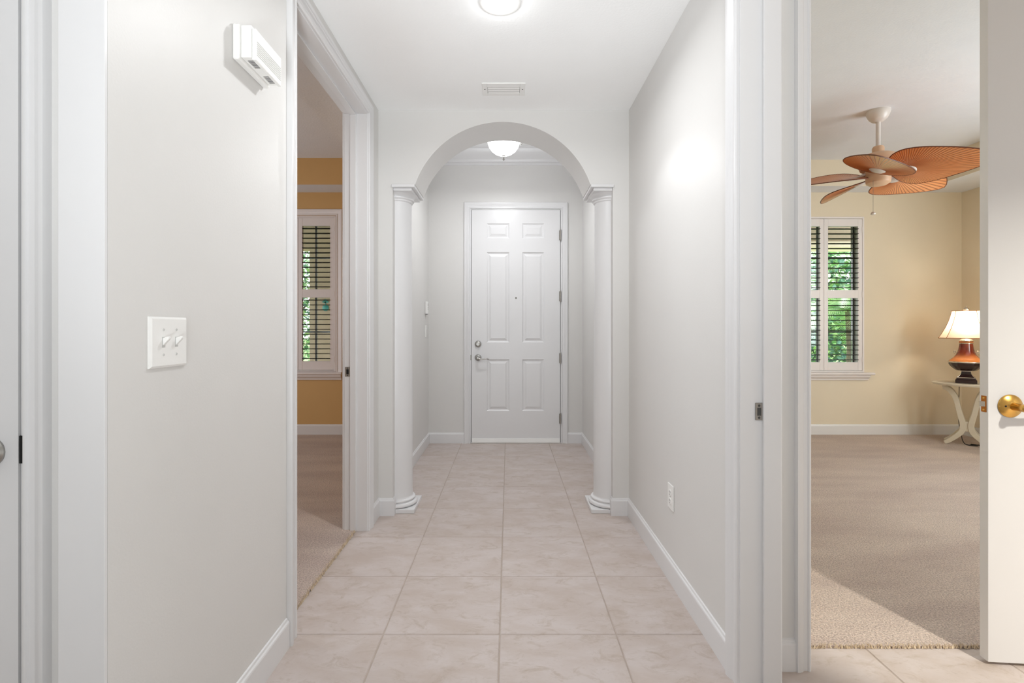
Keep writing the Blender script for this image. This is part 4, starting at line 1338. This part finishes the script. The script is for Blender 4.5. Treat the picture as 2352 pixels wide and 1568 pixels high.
pq = thing('wall_plaque', (-2.566, 7.0, 1.42), 'small round teal plaque with a leafy top on the porch wall', 'wall ornament')
MB().disc_lathe([(0.046, 0), (0.045, 0.008), (0.030, 0.016), (0.004, 0.019)], (-2.566, 7.0, 1.478), (0, -1, 0), 28).build('plaque_body', M['teal'], pq, smooth=40)
for i, a in enumerate((-70, -35, 0, 35, 70)):
    t = math.radians(a)
    d = Vector((math.sin(t), 0, math.cos(t))); w_ = Vector((d.z, 0, -d.x))
    b0 = Vector((-2.566, 6.99, 1.548)); ln = 0.055
    MB().add([b0 - w_ * 0.004, b0 + d * ln * 0.5 - w_ * 0.010, b0 + d * ln, b0 + d * ln * 0.5 + w_ * 0.010, b0 + w_ * 0.004,
              b0 - w_ * 0.004 + Vector((0, 0.01, 0)), b0 + d * ln * 0.5 - w_ * 0.010 + Vector((0, 0.01, 0)), b0 + d * ln + Vector((0, 0.01, 0)), b0 + d * ln * 0.5 + w_ * 0.010 + Vector((0, 0.01, 0)), b0 + w_ * 0.004 + Vector((0, 0.01, 0))],
             [(0, 1, 2, 3, 4), (9, 8, 7, 6, 5), (0, 5, 6, 1), (1, 6, 7, 2), (2, 7, 8, 3), (3, 8, 9, 4), (4, 9, 5, 0)]).build('plaque_leaf', M['teal'], pq)
MB().box(-2.570, -2.562, 6.992, 7.0, 1.515, 1.552).build('plaque_stem', M['teal'], pq)


def shrub(name, label, cat, x, y, h, r, n, mats, leaf=0.09, group=None, trunk=0.35, seed=1):
    rnd = random.Random(seed)
    root = thing(name, (x, y, -0.15), label, cat, group)
    t = MB()
    t.tube([(x, y, -0.16), (x + 0.03, y, -0.15 + h * trunk), (x, y + 0.02, -0.15 + h * 0.8)], lambda s: 0.05 * (1 - 0.6 * s), 8)
    for i in range(6):
        a = rnd.uniform(0, 2 * PI); z0_ = h * rnd.uniform(trunk * 0.6, 0.6)
        t.tube([(x, y, -0.15 + z0_), (x + r * 0.4 * math.cos(a), y + r * 0.4 * math.sin(a), -0.15 + z0_ + h * 0.12), (x + r * 0.75 * math.cos(a), y + r * 0.75 * math.sin(a), -0.15 + min(h, z0_ + h * 0.3))], 0.015, 6)
    t.build('stem', M['bark'], root)
    f = MB()
    for i in range(n):
        while True:
            p = Vector((rnd.uniform(-1, 1), rnd.uniform(-1, 1), rnd.uniform(-1, 1)))
            if 0.25 < p.length < 1: break
        c_ = Vector((x + p.x * r, y + p.y * r, -0.15 + h * trunk * 0.6 + (p.z + 1) / 2 * h * (1 - trunk * 0.6)))
        d = Vector((rnd.gauss(0, 1), rnd.gauss(0, 1), rnd.gauss(-0.2, 0.7))).normalized()
        s_ = d.cross(Vector((rnd.gauss(0, 1), rnd.gauss(0, 1), 1))).normalized()
        l = leaf * rnd.uniform(0.7, 1.3); w_ = l * 0.3
        nn = d.cross(s_) * l * 0.12
        f.add([c_, c_ + d * l * 0.5 + s_ * w_ + nn, c_ + d * l, c_ + d * l * 0.5 - s_ * w_ + nn], [(0, 1, 2), (0, 2, 3)], rnd.randrange(len(mats)))
    f.build('foliage', mats, root, kind='stuff')
    return root


def palm(label, x, y, h, n, ln, mats, seed, group=None):
    rnd = random.Random(seed)
    root = thing('palm', (x, y, -0.15), label, 'palm', group)
    MB().tube([(x, y, -0.16), (x + 0.04, y, h * 0.5), (x, y, h)], lambda s: 0.055 - 0.015 * s, 10).build('trunk', M['bark'], root, smooth=60)
    for i in range(n):
        a = 2 * PI * i / n + rnd.uniform(-0.2, 0.2)
        el = rnd.uniform(0.1, 1.1)
        mb = MB()
        pts = []
        for j in range(9):
            t = j / 8
            rr = ln * t * math.cos(el * (1 - 0.5 * t))
            zz = h + ln * t * math.sin(el) - 0.75 * ln * t * t
            pts.append(Vector((x + rr * math.cos(a), y + rr * math.sin(a), zz)))
        mb.tube(pts, lambda s: 0.012 * (1 - 0.8 * s), 5)
        for j in range(1, 33):
            t = j / 33
            q = t * 8; i0 = min(7, int(q)); p = pts[i0].lerp(pts[i0 + 1], q - i0)
            tg = (pts[i0 + 1] - pts[i0]).normalized()
            sd = tg.cross(Vector((0, 0, 1))).normalized()
            for sgn in (1, -1):
                l = ln * 0.38 * math.sin(PI * (0.12 + 0.86 * t))
                tip = p + sd * sgn * l * 0.8 + tg * l * 0.5 - Vector((0, 0, l * 0.35))
                w_ = tg * 0.014
                mb.add([p - w_, p + w_, p.lerp(tip, 0.5) + w_ + Vector((0, 0, 0.01)), tip, p.lerp(tip, 0.5) - w_], [(0, 1, 2, 3, 4)], 0)
        mb.build('frond', mats[i % len(mats)], root)
    return root


GV = [M['leaf'], M['leafpale'], M['leafdark']]
GD = [M['leafdark'], M['leaf'], M['leafdark']]
palm('palm with arching fronds outside the tan room window', 6.52, 9.6, 1.55, 14, 1.25, [M['leaf'], M['leafpale']], 3)
palm('pale low palm behind the arching palm', 10.4, 12.6, 2.0, 12, 1.3, [M['leafpale'], M['leaf']], 5)
shrub('shrub', 'dark dense shrub outside the tan room window', 'shrub', 8.0, 12.9, 2.3, 1.1, 2600, GD, 0.16, trunk=0.2, seed=11)
shrub('tree', 'tall leafy tree behind the dark shrub, tan room window', 'tree', 10.6, 16.5, 4.6, 2.0, 3200, GV, 0.24, trunk=0.3, seed=12)
shrub('shrub', 'low pale bush on the lawn outside the tan room window', 'shrub', 5.35, 8.6, 0.75, 0.38, 700, [M['leafpale'], M['leaf']], 0.09, trunk=0.2, seed=13)
shrub('tree', 'slim leafy tree outside the dim room window', 'tree', -3.75, 8.8, 3.3, 0.62, 3400, GV, 0.085, trunk=0.15, seed=14)
shrub('shrub', 'bluish low shrub under the slim tree, dim room window', 'shrub', -3.16, 7.75, 0.75, 0.3, 600, [M['leafdark'], M['leaf']], 0.10, trunk=0.2, seed=15)
